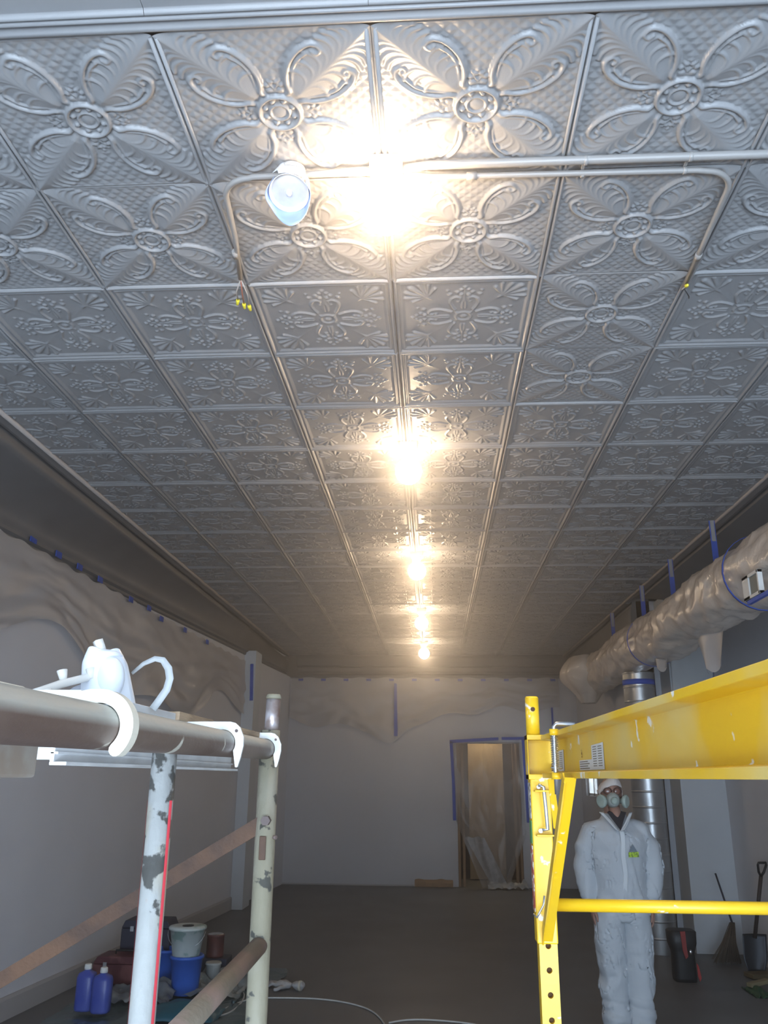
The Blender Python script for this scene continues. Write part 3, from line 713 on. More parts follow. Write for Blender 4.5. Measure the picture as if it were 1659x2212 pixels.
# diagonal brace (angle iron)
bt, bb = at(1232,1681,Y=1.66), at(1181,2035,Y=2.07)
bt2 = Vector((bt.x, 1.66, bt.z)); bb2 = Vector((bb.x+.002, 2.068, bb.z+.003))
b = MB().bar(bt2, bb2, .022, .003, (0,1,0)); br = b.build('brace', M['yellow'], ys)
off = Vector((-.0100,.0,.0)); b = MB().bar(bt2+off+Vector((0,.012,0)), bb2+off+Vector((0,.012,0)), .003, .026, (0,1,0)); b.build('brace_lip', M['yellow_beam'], br)
b = MB().bar(at(1190,1685,Y=1.95), at(1203,1790,Y=1.9), .014, .003, (0,1,0)); b.build('brace_strap', M['yellow'], br)
# latch rod and its lugs on the sleeve
lx = .283; lz0 = at(1178,1797,Y=2.06).z; lz1 = at(1174,1697,Y=2.06).z
la = at(1174,1700,Y=2.05); lb_ = at(1184,1792,Y=2.05)
MB().tube([(la.x-.012,2.05,la.z+.005),(la.x,2.05,la.z),((la.x+lb_.x)/2,2.05,(la.z+lb_.z)/2),(lb_.x-.001,2.05,lb_.z),(lb_.x-.014,2.05,lb_.z-.001)], .0042, 12).build('latch_rod', M['steel'], ys)
for zz in (la.z-.002, lb_.z-.006):
    MB().box((xin-.018,2.045,zz-.009),(xin+.022,2.078,zz-.005)).build('latch_lug', M['yellow'], ys, bevel=.001)
    MB().tube([(xin-.006,2.068,zz+.002),(xin-.006,2.078,zz+.002)], .005, 8).build('bolt', M['steel'], ys)
# locking clip low on the sleeve
c0_ = at(1153,1975,Y=2.06); c1_ = at(1160,1982,Y=2.05); c2_ = at(1174,1955,Y=2.05); c3_ = at(1176,1935,Y=2.05)
MB().tube([c0_, c1_, c1_.lerp(c2_,.5), c2_, c3_], .0022, 8).build('locking_clip', M['steel'], ys)
# cross rung
MB().tube([(xin+hw,2.1,1.353),(sx+.72,2.1,1.353)], .0140, 20).build('rung', M['yellow'], ys)
for z in (.5,.9): MB().tube([(xin+hw,2.1,z-.1),(sx+.72,2.1,z-.1)], .0140, 14).build('rung', M['yellow'], ys)
for x in (xin, sx+.74):
    ca = MB().tube([(x-.02,sy,.07),(x+.02,sy,.07)], .07, 24).build('caster', M['black'], ys)
    MB().box((x-.03,sy-.02,.07),(x-.024,sy+.02,.15)).box((x+.024,sy-.02,.07),(x+.03,sy+.02,.15)).box((x-.03,sy-.02,.142),(x+.03,sy+.02,.15)).build('caster_fork', M['steel'], ca)
# near end of the scaffold, behind the picture edge
for x in (.31, 1.03):
    MB().box((x,.10,.14),(x+.041,.141,1.75)).build('post', M['yellow'], ys, bevel=.003)
    MB().tube([(x+.0,.12,.07),(x+.04,.12,.07)], .07, 24).build('caster', M['black'], ys)

# ------------------------------------------------------------------ old white scaffold
def tx(Y): return -.302-.047*(Y-.58)
tz = lambda Y: 1.670+.012*(Y-.58)
ws = thing('scaffold', 'old chipped white tubular scaffold frame at the left with rusty braces', 'scaffold', (-.36,1.85,0))
R1, R2 = .0205, .0190
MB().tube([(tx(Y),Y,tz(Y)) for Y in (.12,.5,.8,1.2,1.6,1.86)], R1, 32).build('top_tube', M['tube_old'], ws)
pa, pb_ = at(352,1650,Y=1.08), at(309,2200,Y=1.08)
pA = (pa.x*.5+pb_.x*.5, 1.08); 
pa, pb_ = at(579,1650,Y=1.83), at(555,2200,Y=1.83); pB = (pa.x*.5+pb_.x*.5, 1.83)
MB().tube([(pA[0],pA[1],.02),(pA[0],pA[1],tz(pA[1])-.012)], R2*.82, 28).build('post', M['post_white'], ws)
MB().tube([(pB[0],pB[1],.02),(pB[0],pB[1],tz(pB[1])+.04)], R2*1.12, 28).build('post', M['post_cream'], ws)
MB().tube([(tx(.2),.2,.02),(tx(.2),.2,tz(.2))], R2, 20).build('post', M['post_white'], ws)
redst = mat('red_stripe_paint', (.62,.05,.07), .5)
b = MB()
for a0 in (-.38, 2.85):
    R_ = []
    for z in (1.22,1.32,1.42,1.52,1.60):
        R_.append([Vector((pA[0]+(R2*.82+.0006)*math.cos(a0-.16+.08*k), pA[1]-(R2*.82+.0006)*abs(math.sin(a0-.16+.08*k)), z)) for k in range(5)])
    b.rings(R_, False, False, closed=False)
b.build('red_stripe', redst, ws)
ptp = at(584,1500,Y=1.83)
MB().tube([(pB[0]+.002,1.83,tz(1.83)+.02),(pB[0]+.004,1.83,ptp.z-.008)], .0155, 24).build('spigot', mat('bare_spigot', (.62,.62,.66), .3, .6, (.33,.22,.18), 14, (.45,.6)), ws)
MB().lathe((pB[0]+.004,1.83,ptp.z-.010), [(.0165,0),(.0170,.004),(.0150,.009),(.0142,.010)]).build('spigot_rim', M['post_cream'], ws)
MB().tube([(pB[0],1.83,1.306),(pA[0]+.0,1.08,1.300)], .0175, 20).build('lower_rung', mat('rung_worn', (.20,.165,.125), .6, 0, (.27,.19,.16), 12, (.4,.6), .2, 70), ws)
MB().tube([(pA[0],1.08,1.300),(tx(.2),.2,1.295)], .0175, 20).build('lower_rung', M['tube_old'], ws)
# rusty diagonal brace
q0 = at(577,1772,Y=1.815); q1 = at(0,2118,Y=1.98)
q2 = q0+(q1-q0)*1.5
MB().bar(q0, q2, .031, .006, (0,-1,0)).build('diagonal_brace', M['rust'], ws)
MB().tube([q0+Vector((0,-.022,0)), q0+Vector((0,-.004,0))], .010, 6).build('brace_nut', M['rustdark'], ws)
MB().box((pB[0]-.007,1.805,1.466),(pB[0]+.007,1.8085,1.512)).build('keyway', M['rust'], ws, bevel=.003)
MB().tube([(pB[0]+.018,1.822,1.509),(pB[0]+.026,1.818,1.509)], .004, 8).build('lock_stud', M['rustdark'], ws)
# far frame of the same scaffold (beyond the left edge) that carries the other ends
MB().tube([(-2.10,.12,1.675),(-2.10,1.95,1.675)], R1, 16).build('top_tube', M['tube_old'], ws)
for Y in (.2,1.9): MB().tube([(-2.10,Y,.02),(-2.10,Y,1.67)], R2, 16).build('post', M['post_white'], ws)

def hook(Y, th, m, par, kind=1):
    x, z = tx(Y), tz(Y); ri = R1+.0012; n = 20
    if kind == 0:                                     # thick round-nosed hook
        ro = ri+.0125; a1 = -46
        out = [(-ri-.05,-.016),(-ri-.05,.004),(-ri-.012,ro*.86),(-ri*.45,ro*1.0)]
        out += [(ro*math.cos(math.radians(a)), ro*math.sin(math.radians(a))) for a in np.linspace(95, a1, n)]
        c = ((ro+ri)/2*math.cos(math.radians(a1)), (ro+ri)/2*math.sin(math.radians(a1)))
        out += [(c[0]+.0062*math.cos(math.radians(a)), c[1]+.0062*math.sin(math.radians(a))) for a in (a1-30, a1-60, a1-90, a1-120, a1-150)]
        inn = [(ri*math.cos(math.radians(a)), ri*math.sin(math.radians(a))) for a in np.linspace(a1, 180, n+6)]
        poly = out+inn
    else:                                             # flat plate with a squared shoulder and a tapering finger
        top = ri+.012
        poly = [(-ri-.09,-.012),(-ri-.09,top-.001),(-.03,top),(.012,top),(.020,top-.002),(.028,top-.009),(.0345,.010),(.0345,-.004),(.031,-.022),(.027,-.036),(.0235,-.036)]
        poly += [(ri*math.cos(math.radians(a)), ri*math.sin(math.radians(a))) for a in np.linspace(-30, 180, n+6)]
    o = MB().prism(poly, (x,Y-th/2,z), (1,0,0), (0,0,1), (0,th,0)).build('hook', m, par)
    if kind: MB().tube([(x+.0225,Y-th/2-.0009,z+.0195),(x+.0225,Y+th/2,z+.0195)], .0026, 12).build('rivet', M['rustdark'], par)
# plank one: cream steel, nearest
p1 = thing('scaffold_plank', 'cream steel scaffold plank end hooked over the tube nearest the camera', 'plank', (-.45,.55,1.66), 'scaffold planks')
hook(.775, .016, M['hook_cream'], p1, 0)
MB().box((-2.10,.36,1.700),(-.40,.80,1.712)).build('deck', M['hook_cream'], p1, bevel=.002)
MB().box((-.415,.36,1.655),(-.40,.80,1.70)).build('end_rail', M['hook_cream'], p1, bevel=.002)
MB().box((-.385,.45,1.627),(-.362,.765,1.668)).build('end_block', mat('block_cream_shaded', (.36,.34,.31), .6, 0, (.28,.23,.19), 18), p1, bevel=.003)  # cream darkened: the block's shade is put into its base colour
# plank two: aluminium with plywood deck
p2 = thing('scaffold_plank', 'aluminium scaffold plank with a worn plywood deck, respirator lying on it', 'plank', (-.45,1.35,1.66), 'scaffold planks')
hook(1.345, .006, M['hook'], p2); hook(1.80, .006, M['hook'], p2)
ra, rb = at(116,1640,X=-.43), at(500,1640,X=-.43)
b = MB().box((-.435,ra.y,1.644),(-.430,rb.y,1.69)); b.box((-.435,ra.y,1.640),(-.415,rb.y,1.644)); b.box((-.435,ra.y,1.652),(-.426,rb.y,1.655)); b.build('end_rail', M['alu'], p2, bevel=.0008)
MB().box((-.4295,ra.y+.03,1.668),(-.4293,ra.y+.17,1.678)).build('sticker', M['whitepaper'], p2)
dt = at(450,1541,X=-.40)
dzt = 1.722
MB().box((-2.08,.93,dzt-.010),(-.40,1.29,dzt)).build('deck', M['alu'], p2, bevel=.001)
b = MB(); 
def dk(Y): return dzt+.004-.008*max(0,(Y-1.45))/.4
for ya, yb2, ex in ((1.293,1.50,-.395),(1.502,1.62,-.380),(1.622,1.80,-.372)):
    b = MB().box((-2.08,ya,dk(ya)-.014),(ex,yb2,dk(yb2)-.0)); b.build('deck_board', M['plywood_edge'], p2, bevel=.001)
MB().box((-2.08,ra.y,1.66),(-.435,ra.y+.02,1.71)).box((-2.08,rb.y-.02,1.66),(-.435,rb.y,1.71)).build('side_rail', M['alu'], p2)

# respirator on the plank
rz = dzt+.0005
rc = at(262,1500,Y=1.12); RX, RY = -.452, 1.13
rs_ = thing('respirator', 'pale white respirator mask with jointed head harness lying on the aluminium plank', 'respirator', (RX,RY,rz))
rm = mat('respirator_shell', (.80,.84,.90), .35, 0, (.70,.75,.83), 12); rb_ = mat('respirator_arm', (.78,.77,.73), .5); rs2 = mat('strap_elastic', (.42,.44,.45), .6)
k = .62
def face(u, v):
    a = u*2*PI; t = v
    r = (1-.15*t-.9*max(0,t-.72)**1.2)
    wx, wy = .048*k*r, .058*k*r
    x = wx*math.cos(a)*(1+.15*math.sin(a*2)); y = wy*math.sin(a)
    return Vector((RX+.006-.014*t+x*(1+.12*(1-t)), RY+y, rz+.118*k*t+.003*math.cos(3*a)*t))
MB().grid(face, 32, 16).build('shell', rm, rs_)
MB().ell((RX+.012, RY-.030*k*1.1, rz+.050*k), (.033*k,.026*k,.050*k)).build('nose_cup', rm, rs_)
MB().ell((RX-.006,RY,rz+.106*k), (.040*k,.045*k,.014*k)).build('brow', rm, rs_)
MB().tube([(RX-.008,RY-.01,rz+.114*k),(RX-.014,RY-.012,rz+.138*k)], .0075, 4).build('buckle', rb_, rs_)
arm = [at(228,1462,Y=1.12), at(200,1460,Y=1.11), at(170,1468,Y=1.08), at(130,1478,Y=1.05), at(90,1492,Y=1.02), at(66,1500,Y=1.0)]
MB().tube(arm, .0055, 10).build('harness_arm', rb_, rs_)
for (x, y, yy) in ((134,1448,1.06),(196,1444,1.10),(100,1490,1.0)):
    p = at(x, y, Y=yy); q = at(x+3, y+22, Y=yy)
    MB().tube([p, q], .0062, 10, rs=[.0068,.0045]).build('knob', rb_, rs_)
MB().tube([at(232,1470,Y=1.14), at(200,1482,Y=1.13), at(165,1496,Y=1.12), at(140,1515,Y=1.12)], .009, 10).build('hose', mat('harness_grey', (.40,.41,.46), .6), rs_)
lp = [(285,1455),(310,1434),(335,1423),(352,1426),(364,1444),(367,1466),(360,1490),(346,1510),(330,1532)]
cen = [at(x, y, Y=1.16) for x, y in lp]
b = MB(); R_ = []
for i, p in enumerate(cen):
    wd = .006+.009*min(1, i/4)
    tdir = (cen[min(i+1,len(cen)-1)]-cen[max(i-1,0)]).normalized(); nn = Vector((tdir.z,.0,-tdir.x)).normalized()
    wd *= .36; R_.append([p+nn*wd+Vector((0,-.0008,0)), p+nn*wd+Vector((0,.0008,0)), p-nn*wd+Vector((0,.0008,0)), p-nn*wd+Vector((0,-.0008,0))])
b.rings(R_, smooth=True); b.build('strap', rs2, rs_)

# ------------------------------------------------------------------ the worker
def remesh(o, vox, smooth=3, fn=None):
    m = o.modifiers.new('r', 'REMESH'); m.mode = 'VOXEL'; m.voxel_size = vox; m.use_smooth_shade = True
    s = o.modifiers.new('s', 'SMOOTH'); s.factor = .5; s.iterations = smooth
    dg = bpy.context.evaluated_depsgraph_get(); ev = o.evaluated_get(dg)
    me = bpy.data.meshes.new_from_object(ev); o.modifiers.clear()
    ms = list(o.data.materials); o.data = me; me.materials.clear()
    for q in ms: me.materials.append(q)
    if fn:
        for v in me.vertices: v.co = v.co+Vector(v.normal)*fn(v.co)
    me.polygons.foreach_set('use_smooth', [True]*len(me.polygons)); me.update()
    return o
PX, PY = 1.297, 6.42
per = thing('person', 'worker in a white hooded coverall, cap, goggles and respirator standing with arms hanging down', 'person', (PX,PY,0))
def lim(b, pts, n=18):
    """limb/torso lofted through elliptical sections: (x,y,z,rx,ry)"""
    b.rings([[Vector((PX+x+rx*math.cos(2*PI*k/n), PY+y+ry*math.sin(2*PI*k/n), z)) for k in range(n)] for x, y, z, rx, ry in pts])
skin = mat('skin', (.36,.20,.15), .55)
b = MB()
hx, hy = -.022, -.005
b.ell((PX+hx,PY+hy,1.535), (.072,.092,.108))                       # skull
b.ell((PX+hx,PY+hy-.045,1.482), (.050,.050,.055))                  # jaw
b.ell((PX+hx,PY+hy-.094,1.520), (.013,.016,.022))                  # nose
for s in (-1,1): b.ell((PX+hx+s*.073,PY+hy,1.525), (.010,.020,.030)); b.ell((PX+hx+s*.03,PY+hy-.082,1.545), (.018,.010,.008))
b.ell((PX+hx,PY+hy-.088,1.487), (.026,.010,.008))
lim(b, [(hx,0,1.34,.06,.055),(hx,-.005,1.40,.052,.055),(hx,-.01,1.47,.050,.055)])
lim(b, [(0,0,.80,.12,.09),(0,0,.95,.115,.085),(0,0,1.15,.14,.09),(0,0,1.26,.15,.075),(0,0,1.34,.07,.06)])
for s in (-1,1):
    lim(b, [(s*.085,0,.07,.032,.035),(s*.085,0,.25,.042,.045),(s*.085,0,.42,.046,.05),(s*.08,0,.62,.058,.06),(s*.07,0,.82,.07,.07)])
    b.tube([(PX+s*.15,PY,1.27),(PX+s*.215,PY,1.05),(PX+s*.208,PY-.02,.82),(PX+s*.204,PY-.02,.775)], .03, 14, rs=[.040,.034,.026,.024])
    # hand: palm, four unequal fingers and a thumb, loosely curled
    hxp = PX+s*.203
    b.ell((hxp,PY-.025,.742), (.016,.038,.045))
    for j, L in enumerate((.062,.075,.072,.055)):
        y = PY-.055+j*.019
        b.tube([(hxp,y,.732),(hxp-s*.002,y,.702),(hxp-s*.009,y+.002,.702-L*.42),(hxp-s*.020,y+.004,.702-L*.72)], .0085, 8, rs=[.010,.009,.008,.0065])
    b.tube([(hxp,PY-.045,.762),(hxp-s*.012,PY-.075,.737),(hxp-s*.018,PY-.082,.712),(hxp-s*.022,PY-.080,.689)], .01, 8, rs=[.012,.0105,.009,.0075])
body = b.build('body', skin, per); remesh(body, .0055, 2)
def coverall():
    b = MB()
    lim(b, [(0,0,.70,.165,.13),(0,0,.80,.185,.145),(0,-.005,.95,.175,.14),(0,-.01,1.05,.18,.145),(0,-.01,1.18,.205,.15),(0,0,1.27,.205,.135),(0,.01,1.325,.15,.105),(-.01,.015,1.37,.088,.085),(-.015,.02,1.40,.080,.08)], 28)
    for s in (-1,1):
        lim(b, [(s*.082,0,.045,.082,.10),(s*.083,0,.09,.092,.105),(s*.085,.0,.16,.078,.085),(s*.088,0,.28,.092,.09),(s*.09,0,.42,.092,.095),(s*.092,0,.58,.102,.11),(s*.085,0,.74,.102,.13),(s*.08,0,.85,.10,.13)], 22)
        b.tube([(PX+s*.10,PY,1.29),(PX+s*.165,PY,1.265),(PX+s*.215,PY,1.17),(PX+s*.238,PY+.005,1.04),(PX+s*.225,PY-.01,.93),(PX+s*.212,PY-.02,.86),(PX+s*.206,PY-.02,.815)], .06, 18, rs=[.07,.078,.075,.072,.066,.056,.036])
    return b
suit = mat('coverall_fabric', (.54,.58,.62), .75, 0, (.49,.53,.57), 8, (.3,.7), .15, 60)
cv = coverall().build('coverall', suit, per)
def folds(p):
    x, y, z = p.x, p.y, p.z
    q = Vector((x*5, y*4, z*7))
    r = .012*(1-2.0*abs(noise.noise(q)))+.005*noise.noise(q*2.3+Vector((3,1,2)))
    q3 = Vector((x*9+z*3, y*5, z*2.6)); r += .012*max(0, 1-3.5*abs(noise.noise(q3)))
    r += .006*math.sin(z*26+9*noise.noise(Vector((x*4,y*4,z*2)))+abs(x)*10)*(1.0 if z < .5 else .35)
    if z < .22: r += .006*math.sin(z*95+x*18)
    r = max(r, -.007)
    return r
remesh(cv, .0085, 3, folds)
smf = cv.modifiers.new('s', 'SMOOTH'); smf.factor = .5; smf.iterations = 3
# V opening of the neck shows the dark shirt and throat
zp = mat('zip_flap', (.66,.70,.73), .7)
b = MB(); 
shirt = mat('dark_shirt', (.018,.018,.025), .8)
b = MB().add([(PX-.075,PY-.118,1.405),(PX+.058,PY-.118,1.405),(PX+.0,PY-.168,1.288),(PX-.02,PY-.03,1.42)], [(0,2,1),(0,1,3)]); b.build('shirt', shirt, per, solid=.004)
b = MB().tube([(PX-.012,PY-.03,1.45),(PX-.010,PY-.105,1.39),(PX-.006,PY-.128,1.352)], .03, 14, rs=[.045,.036,.008]); b.build('throat', skin, per)
for s in (-1,1):
    b = MB().grid(lambda u, v: Vector((PX-.006+s*(.004+.088*v+.014*math.sin(u*PI))+s*.016*u, PY-.172+.075*v*v+.012-.030*u+.05*u*v, 1.283+.120*v+.018*u*(1-v)*.5)), 8, 12); b.build('collar', zp, per, solid=.006)
MB().grid(lambda u, v: Vector((PX-.008+.034*u+.004*math.sin(v*14), PY-.166-.004*math.sin(v*6)+(.018 if v > .8 else 0)+.028*abs(v-.35), 1.285-.50*v)), 4, 24).build('zip_flap', zp, per, solid=.003)
# chest emblem: grey triangle over green block
ez = 1.152; ex = PX+.075; ey = PY-.172
em = MB().add([(ex-.028,ey,ez-.002),(ex+.028,ey,ez-.002),(ex-.002,ey-.002,ez+.05)], [(0,1,2)]).build('emblem', mat('emblem_grey', (.16,.20,.24), .6), per, solid=.002)
MB().add([(ex-.034,ey-.001,ez-.038),(ex+.036,ey-.001,ez-.036),(ex+.034,ey-.001,ez-.002),(ex-.034,ey-.001,ez-.006)], [(0,1,2,3)]).build('emblem_band', mat('emblem_green', (.42,.62,.03), .6, 0, (.14,.24,.03), 90, (.5,.56)), em, solid=.002)
# cap, goggles, mask
capm = mat('cap_fabric', (.66,.61,.58), .8, bump=.2)
def capf(u, v):
    a = u*2*PI; th = v*PI*.5
    r = 1+.02*math.sin(a*9)
    lo = 1.545+.018*math.sin(a+PI/2)*1.0
    frontc = max(0, -math.sin(a))
    z = lo+.040*frontc**2*(1-v)+(.108-.040*frontc**2*(0))*math.sin(th)*(1.645-1.55)/.108
    return Vector((PX+hx+.084*r*math.cos(a)*math.cos(th*.97), PY+hy+.008+.102*r*math.sin(a)*math.cos(th*.97), z))
MB().grid(capf, 40, 12).build('cap', capm, per, solid=.004)
for s in (-1,1): MB().grid(lambda u, v: Vector((PX+hx+s*(.081-.004*v), PY+hy-.035+.10*u, 1.555-.085*v*(1-.3*abs(u-.5)))), 8, 8).build('cap_side', capm, per, solid=.003)
lens = mat('goggle_lens', (.17,.075,.055), .12, 0, spec=.8); fr = mat('goggle_frame', (.05,.02,.018), .4)
for s in (-1,1):
    MB().lathe((PX+hx+s*.034,PY+hy-.090,1.546), [(.003,.006),(.018,.005),(.026,.0)], (s*.15,-1,0), 20).build('goggle_lens', lens, per)
    MB().tube([(PX+hx+s*.034+.030*math.cos(2*PI*k/20), PY+hy-.090, 1.546+.022*math.sin(2*PI*k/20)) for k in range(21)], .0038, 8).build('goggle_frame', fr, per)
mk = mat('mask_grey', (.40,.44,.42), .5, 0, (.30,.35,.33), 20); fc = mat('filter_pale', (.42,.50,.45), .6, 0, (.33,.41,.37), 24)
b = MB().rings([[Vector((PX+hx+r*math.cos(2*PI*k_/20), PY+hy-y, z+r*1.1*math.sin(2*PI*k_/20))) for k_ in range(20)] for r, y, z in ((.050,.070,1.487),(.048,.095,1.487),(.036,.122,1.485),(.026,.130,1.483))])
ms = b.build('mask', mk, per)
MB().lathe((PX+hx,PY+hy-.125,1.484), [(.024,0),(.027,.012),(.024,.026),(.010,.030)], (0,-1,-.15), 18).build('exhale_valve', fc, ms)
for s in (-1,1):
    MB().lathe((PX+hx+s*.060,PY+hy-.085,1.480), [(.018,-.01),(.020,.012),(.043,.016),(.046,.036),(.036,.044)], (s*.8,-.55,-.05), 22).build('filter', fc, ms)
    MB().tube([(PX+hx+s*.055,PY+hy-.08,1.495),(PX+hx+s*.080,PY+hy-.02,1.510),(PX+hx+s*.078,PY+hy+.04,1.52)], .005, 8).build('mask_strap', fr, ms)
for s in (-1,1):
    lb2 = MB(); lim(lb2, [(s*.085,-.05,.0,.048,.125),(s*.085,-.05,.02,.050,.128),(s*.085,-.045,.05,.045,.115),(s*.085,-.01,.085,.040,.07)]); lb2.build('shoe', M['black'], per)

# ------------------------------------------------------------------ clutter at the left wall
def gp_(x, y): return at(x, y, Z=0)
drop = mat('drop_sheet', (.10,.14,.14), .25, 0, (.06,.10,.11), 3, (.3,.7), .4, 12)
def ds(u, v):
    x = -2.72+1.35*u-.25*v*0; y = 5.95+2.2*v
    x += .08*math.sin(v*9)*(u > .9)
    return Vector((max(x, wl(y)+.03), y, .004+.035*max(0, noise.noise(Vector((u*6,v*7,5))))+.015*max(0, noise.noise(Vector((u*16,v*18,2))))))
ds_o = MB().grid(ds, 60, 70).build('drop_sheet', drop); tag(ds_o, 'crumpled dark green plastic drop sheet spread on the floor along the left wall', 'drop sheet')
def jug(px, py, h, r, label):
    p = gp_(px, py); t = thing('bottle', label, 'bottle', (p.x,p.y,0), 'blue bottles on the drop sheet')
    z = .03
    def rr(rx, ry, zz, n=24): return [Vector((p.x+rx*math.copysign(abs(math.cos(2*PI*k/n))**.7, math.cos(2*PI*k/n)), p.y+ry*math.copysign(abs(math.sin(2*PI*k/n))**.7, math.sin(2*PI*k/n)), zz)) for k in range(n)]
    MB().rings([rr(r*.92,r*.8,z),rr(r,r*.85,z+.015),rr(r,r*.85,z+h*.78),rr(r*.85,r*.72,z+h*.88),rr(r*.35,r*.35,z+h*.94),rr(r*.32,r*.32,z+h)]).build('body', M['bluebottle'], t)
    MB().lathe((p.x,p.y,z+h-.01), [(.026,0),(.027,.012),(.025,.032),(.020,.036)], n=16).build('cap', M['white'], t)
jug(180,2192,.27,.068,'blue plastic bottle with white cap, left of the pair near the left wall')
jug(215,2197,.26,.068,'blue plastic bottle with white cap, right of the pair near the left wall')
def bucket(p, z, h, r0, r1, m, t, handle=True, rim=True):
    pr_ = [(r0,z),(r0+(r1-r0)*.92,z+h*.92),(r1+.008,z+h*.92),(r1+.008,z+h*.97),(r1+.002,z+h),(r1-.008,z+h),(r0-.008,z+h*.2),(.002,z+h*.2)]
    MB().lathe((p.x,p.y,0), pr_, n=32, caps=False).build('body', m, t)
    if handle: MB().tube([(p.x+(r1+.01)*math.cos(a), p.y-.02-.5*r1*math.sin(a), z+h*.88-.12*math.sin(a)) for a in [PI*k/12 for k in range(13)]], .003, 6).build('handle', M['steel'], t)
p = gp_(398,2152); t = thing('bucket', 'bright blue plastic bucket below the white bucket near the left wall', 'bucket', (p.x,p.y,0)); bucket(p, .02, .27, .10, .125, M['bluep'], t, False)
P1 = p
t = thing('bucket', 'white bucket with green paint stains standing in the blue bucket', 'bucket', (p.x,p.y,.22)); bucket(Vector((p.x-.01,p.y,0)), .225, .27, .095, .140, M['bucketwhite'], t)
MB().lathe((p.x-.01,p.y,.485), [(.140,0),(.142,.010),(.10,.016),(.002,.018)], n=28).build('lid', M['bucketwhite'], t)
MB().lathe((p.x+.005,p.y-.05,.502), [(.045,0),(.045,.004)], n=16).build('lid_hole', M['black'], t)
p = gp_(352,2128); t = thing('bucket', 'second blue plastic bucket behind the white scaffold post', 'bucket', (p.x,p.y,0)); bucket(p, .02, .25, .09, .11, M['bluep'], t, False)
p = gp_(455,2105)
t = thing('paint_can', 'dark reddish paint can on a crate right of the white bucket', 'paint can', (p.x,p.y+.1,0))
MB().lathe((p.x,p.y+.1,.12), [(.075,0),(.078,.01),(.075,.02),(.075,.16),(.080,.17),(.074,.18),(.06,.175)], n=24).build('can', mat('can_red', (.17,.06,.05), .5, 0, (.09,.04,.04), 10), t)
MB().lathe((p.x,p.y+.1,.295), [(.07,0),(.066,.006),(.002,.008)], n=24).build('lid', M['steel'], t)
tag(MB().box((p.x-.12,p.y-.0,.0),(p.x+.13,p.y+.22,.12)).build('crate', mat('crate_dark', (.05,.055,.09), .6, 0, (.035,.04,.06), 6), bevel=.008), 'low dark crate under the reddish paint can', 'crate')
q = gp_(462,2120)
tag(MB().lathe((q.x,q.y-.05,.015), [(.05,0),(.062,.12),(.068,.125),(.064,.14),(.05,.13)], n=20).build('tub', mat('tub_grey', (.45,.47,.46), .5)), 'small pale plastic tub in front of the dark crate', 'tub')
def toolbox(name, p, w_, d_, h_, z, m, label, cat, hm):
    t = thing(name, label, cat, (p[0],p[1],z))
    MB().box((p[0]-w_/2,p[1]-d_/2,z),(p[0]+w_/2,p[1]+d_/2,z+h_*.72)).build('body', m, t, bevel=.008)
    MB().prism([(-w_/2,0),(w_/2,0),(w_/2*.86,h_*.27),(-w_/2*.86,h_*.27)], (p[0],p[1]-d_/2,z+h_*.73), (1,0,0),(0,0,1),(0,d_,0)).build('lid', m, t, bevel=.005)
    MB().tube([(p[0]-w_*.2,p[1],z+h_-.005),(p[0]-w_*.2,p[1],z+h_+.025),(p[0]+w_*.2,p[1],z+h_+.025),(p[0]+w_*.2,p[1],z+h_-.005)], .008, 8).build('handle', hm, t)
    for s in (-1,1): MB().box((p[0]+s*w_*.28-.015,p[1]-d_/2-.006,z+h_*.62),(p[0]+s*w_*.28+.015,p[1]-d_/2,z+h_*.80)).build('latch', M['steel'], t)
g1 = gp_(258,2135)
toolbox('toolbox', (g1.x+.0,g1.y+.1), .46, .25, .20, .03, mat('toolbox_red', (.12,.03,.04), .5, 0, (.22,.08,.08), 9, (.5,.6)), 'dark red toolbox left of the white scaffold post', 'toolbox', M['black'])
toolbox('toolbox', (g1.x+.10,g1.y+.35), .42, .25, .22, .24, mat('toolbox_navy', (.03,.03,.055), .5), 'navy blue toolbox stacked behind the dark red toolbox', 'toolbox', M['black'])
tag(MB().box((g1.x-.12,g1.y+.23,.0),(g1.x+.32,g1.y+.47,.24)).build('crate', mat('crate_purple', (.08,.045,.06), .7), bevel=.006), 'dark maroon box under the navy toolbox', 'crate')
teal = mat('teal_plastic', (.02,.10,.14), .4)
g2 = gp_(395,2195)
tag(MB().grid(lambda u, v: Vector((g2.x-.28+.56*u, g2.y-.22+.36*v, .02+.09*math.sin(u*PI)*math.sin(v*PI)+.02*noise.noise(Vector((u*5,v*5,2))))), 24, 18).build('tarp', teal, solid=.002), 'bunched teal plastic tarp in front of the blue bucket', 'tarp')
film2 = mat('clear_film_heap', (.33,.37,.38), .25, 0, (.20,.24,.25), 12, alpha=.75)
g3 = gp_(480,2140)
tag(MB().grid(lambda u, v: Vector((g3.x-.30+.50*u, g3.y-.30+.75*v, .02+.12*abs(noise.noise(Vector((u*4,v*4,8))))+.03*noise.noise(Vector((u*12,v*12,8))))), 40, 40).build('plastic_heap', film2), 'crumpled clear plastic heap beside the blue bucket', 'plastic sheet')
g4 = gp_(275,2160)
tag(MB().grid(lambda u, v: Vector((g4.x-.26+.62*u, g4.y-.20+.40*v, .03+.14*abs(noise.noise(Vector((u*4,v*3,18))))+.03*noise.noise(Vector((u*12,v*12,3))))), 40, 30).build('plastic_heap', mat('dark_film_heap', (.15,.17,.20), .3, 0, (.30,.33,.35), 9, (.5,.6), alpha=.85)), 'crumpled grey plastic heap in front of the red toolbox', 'plastic sheet')
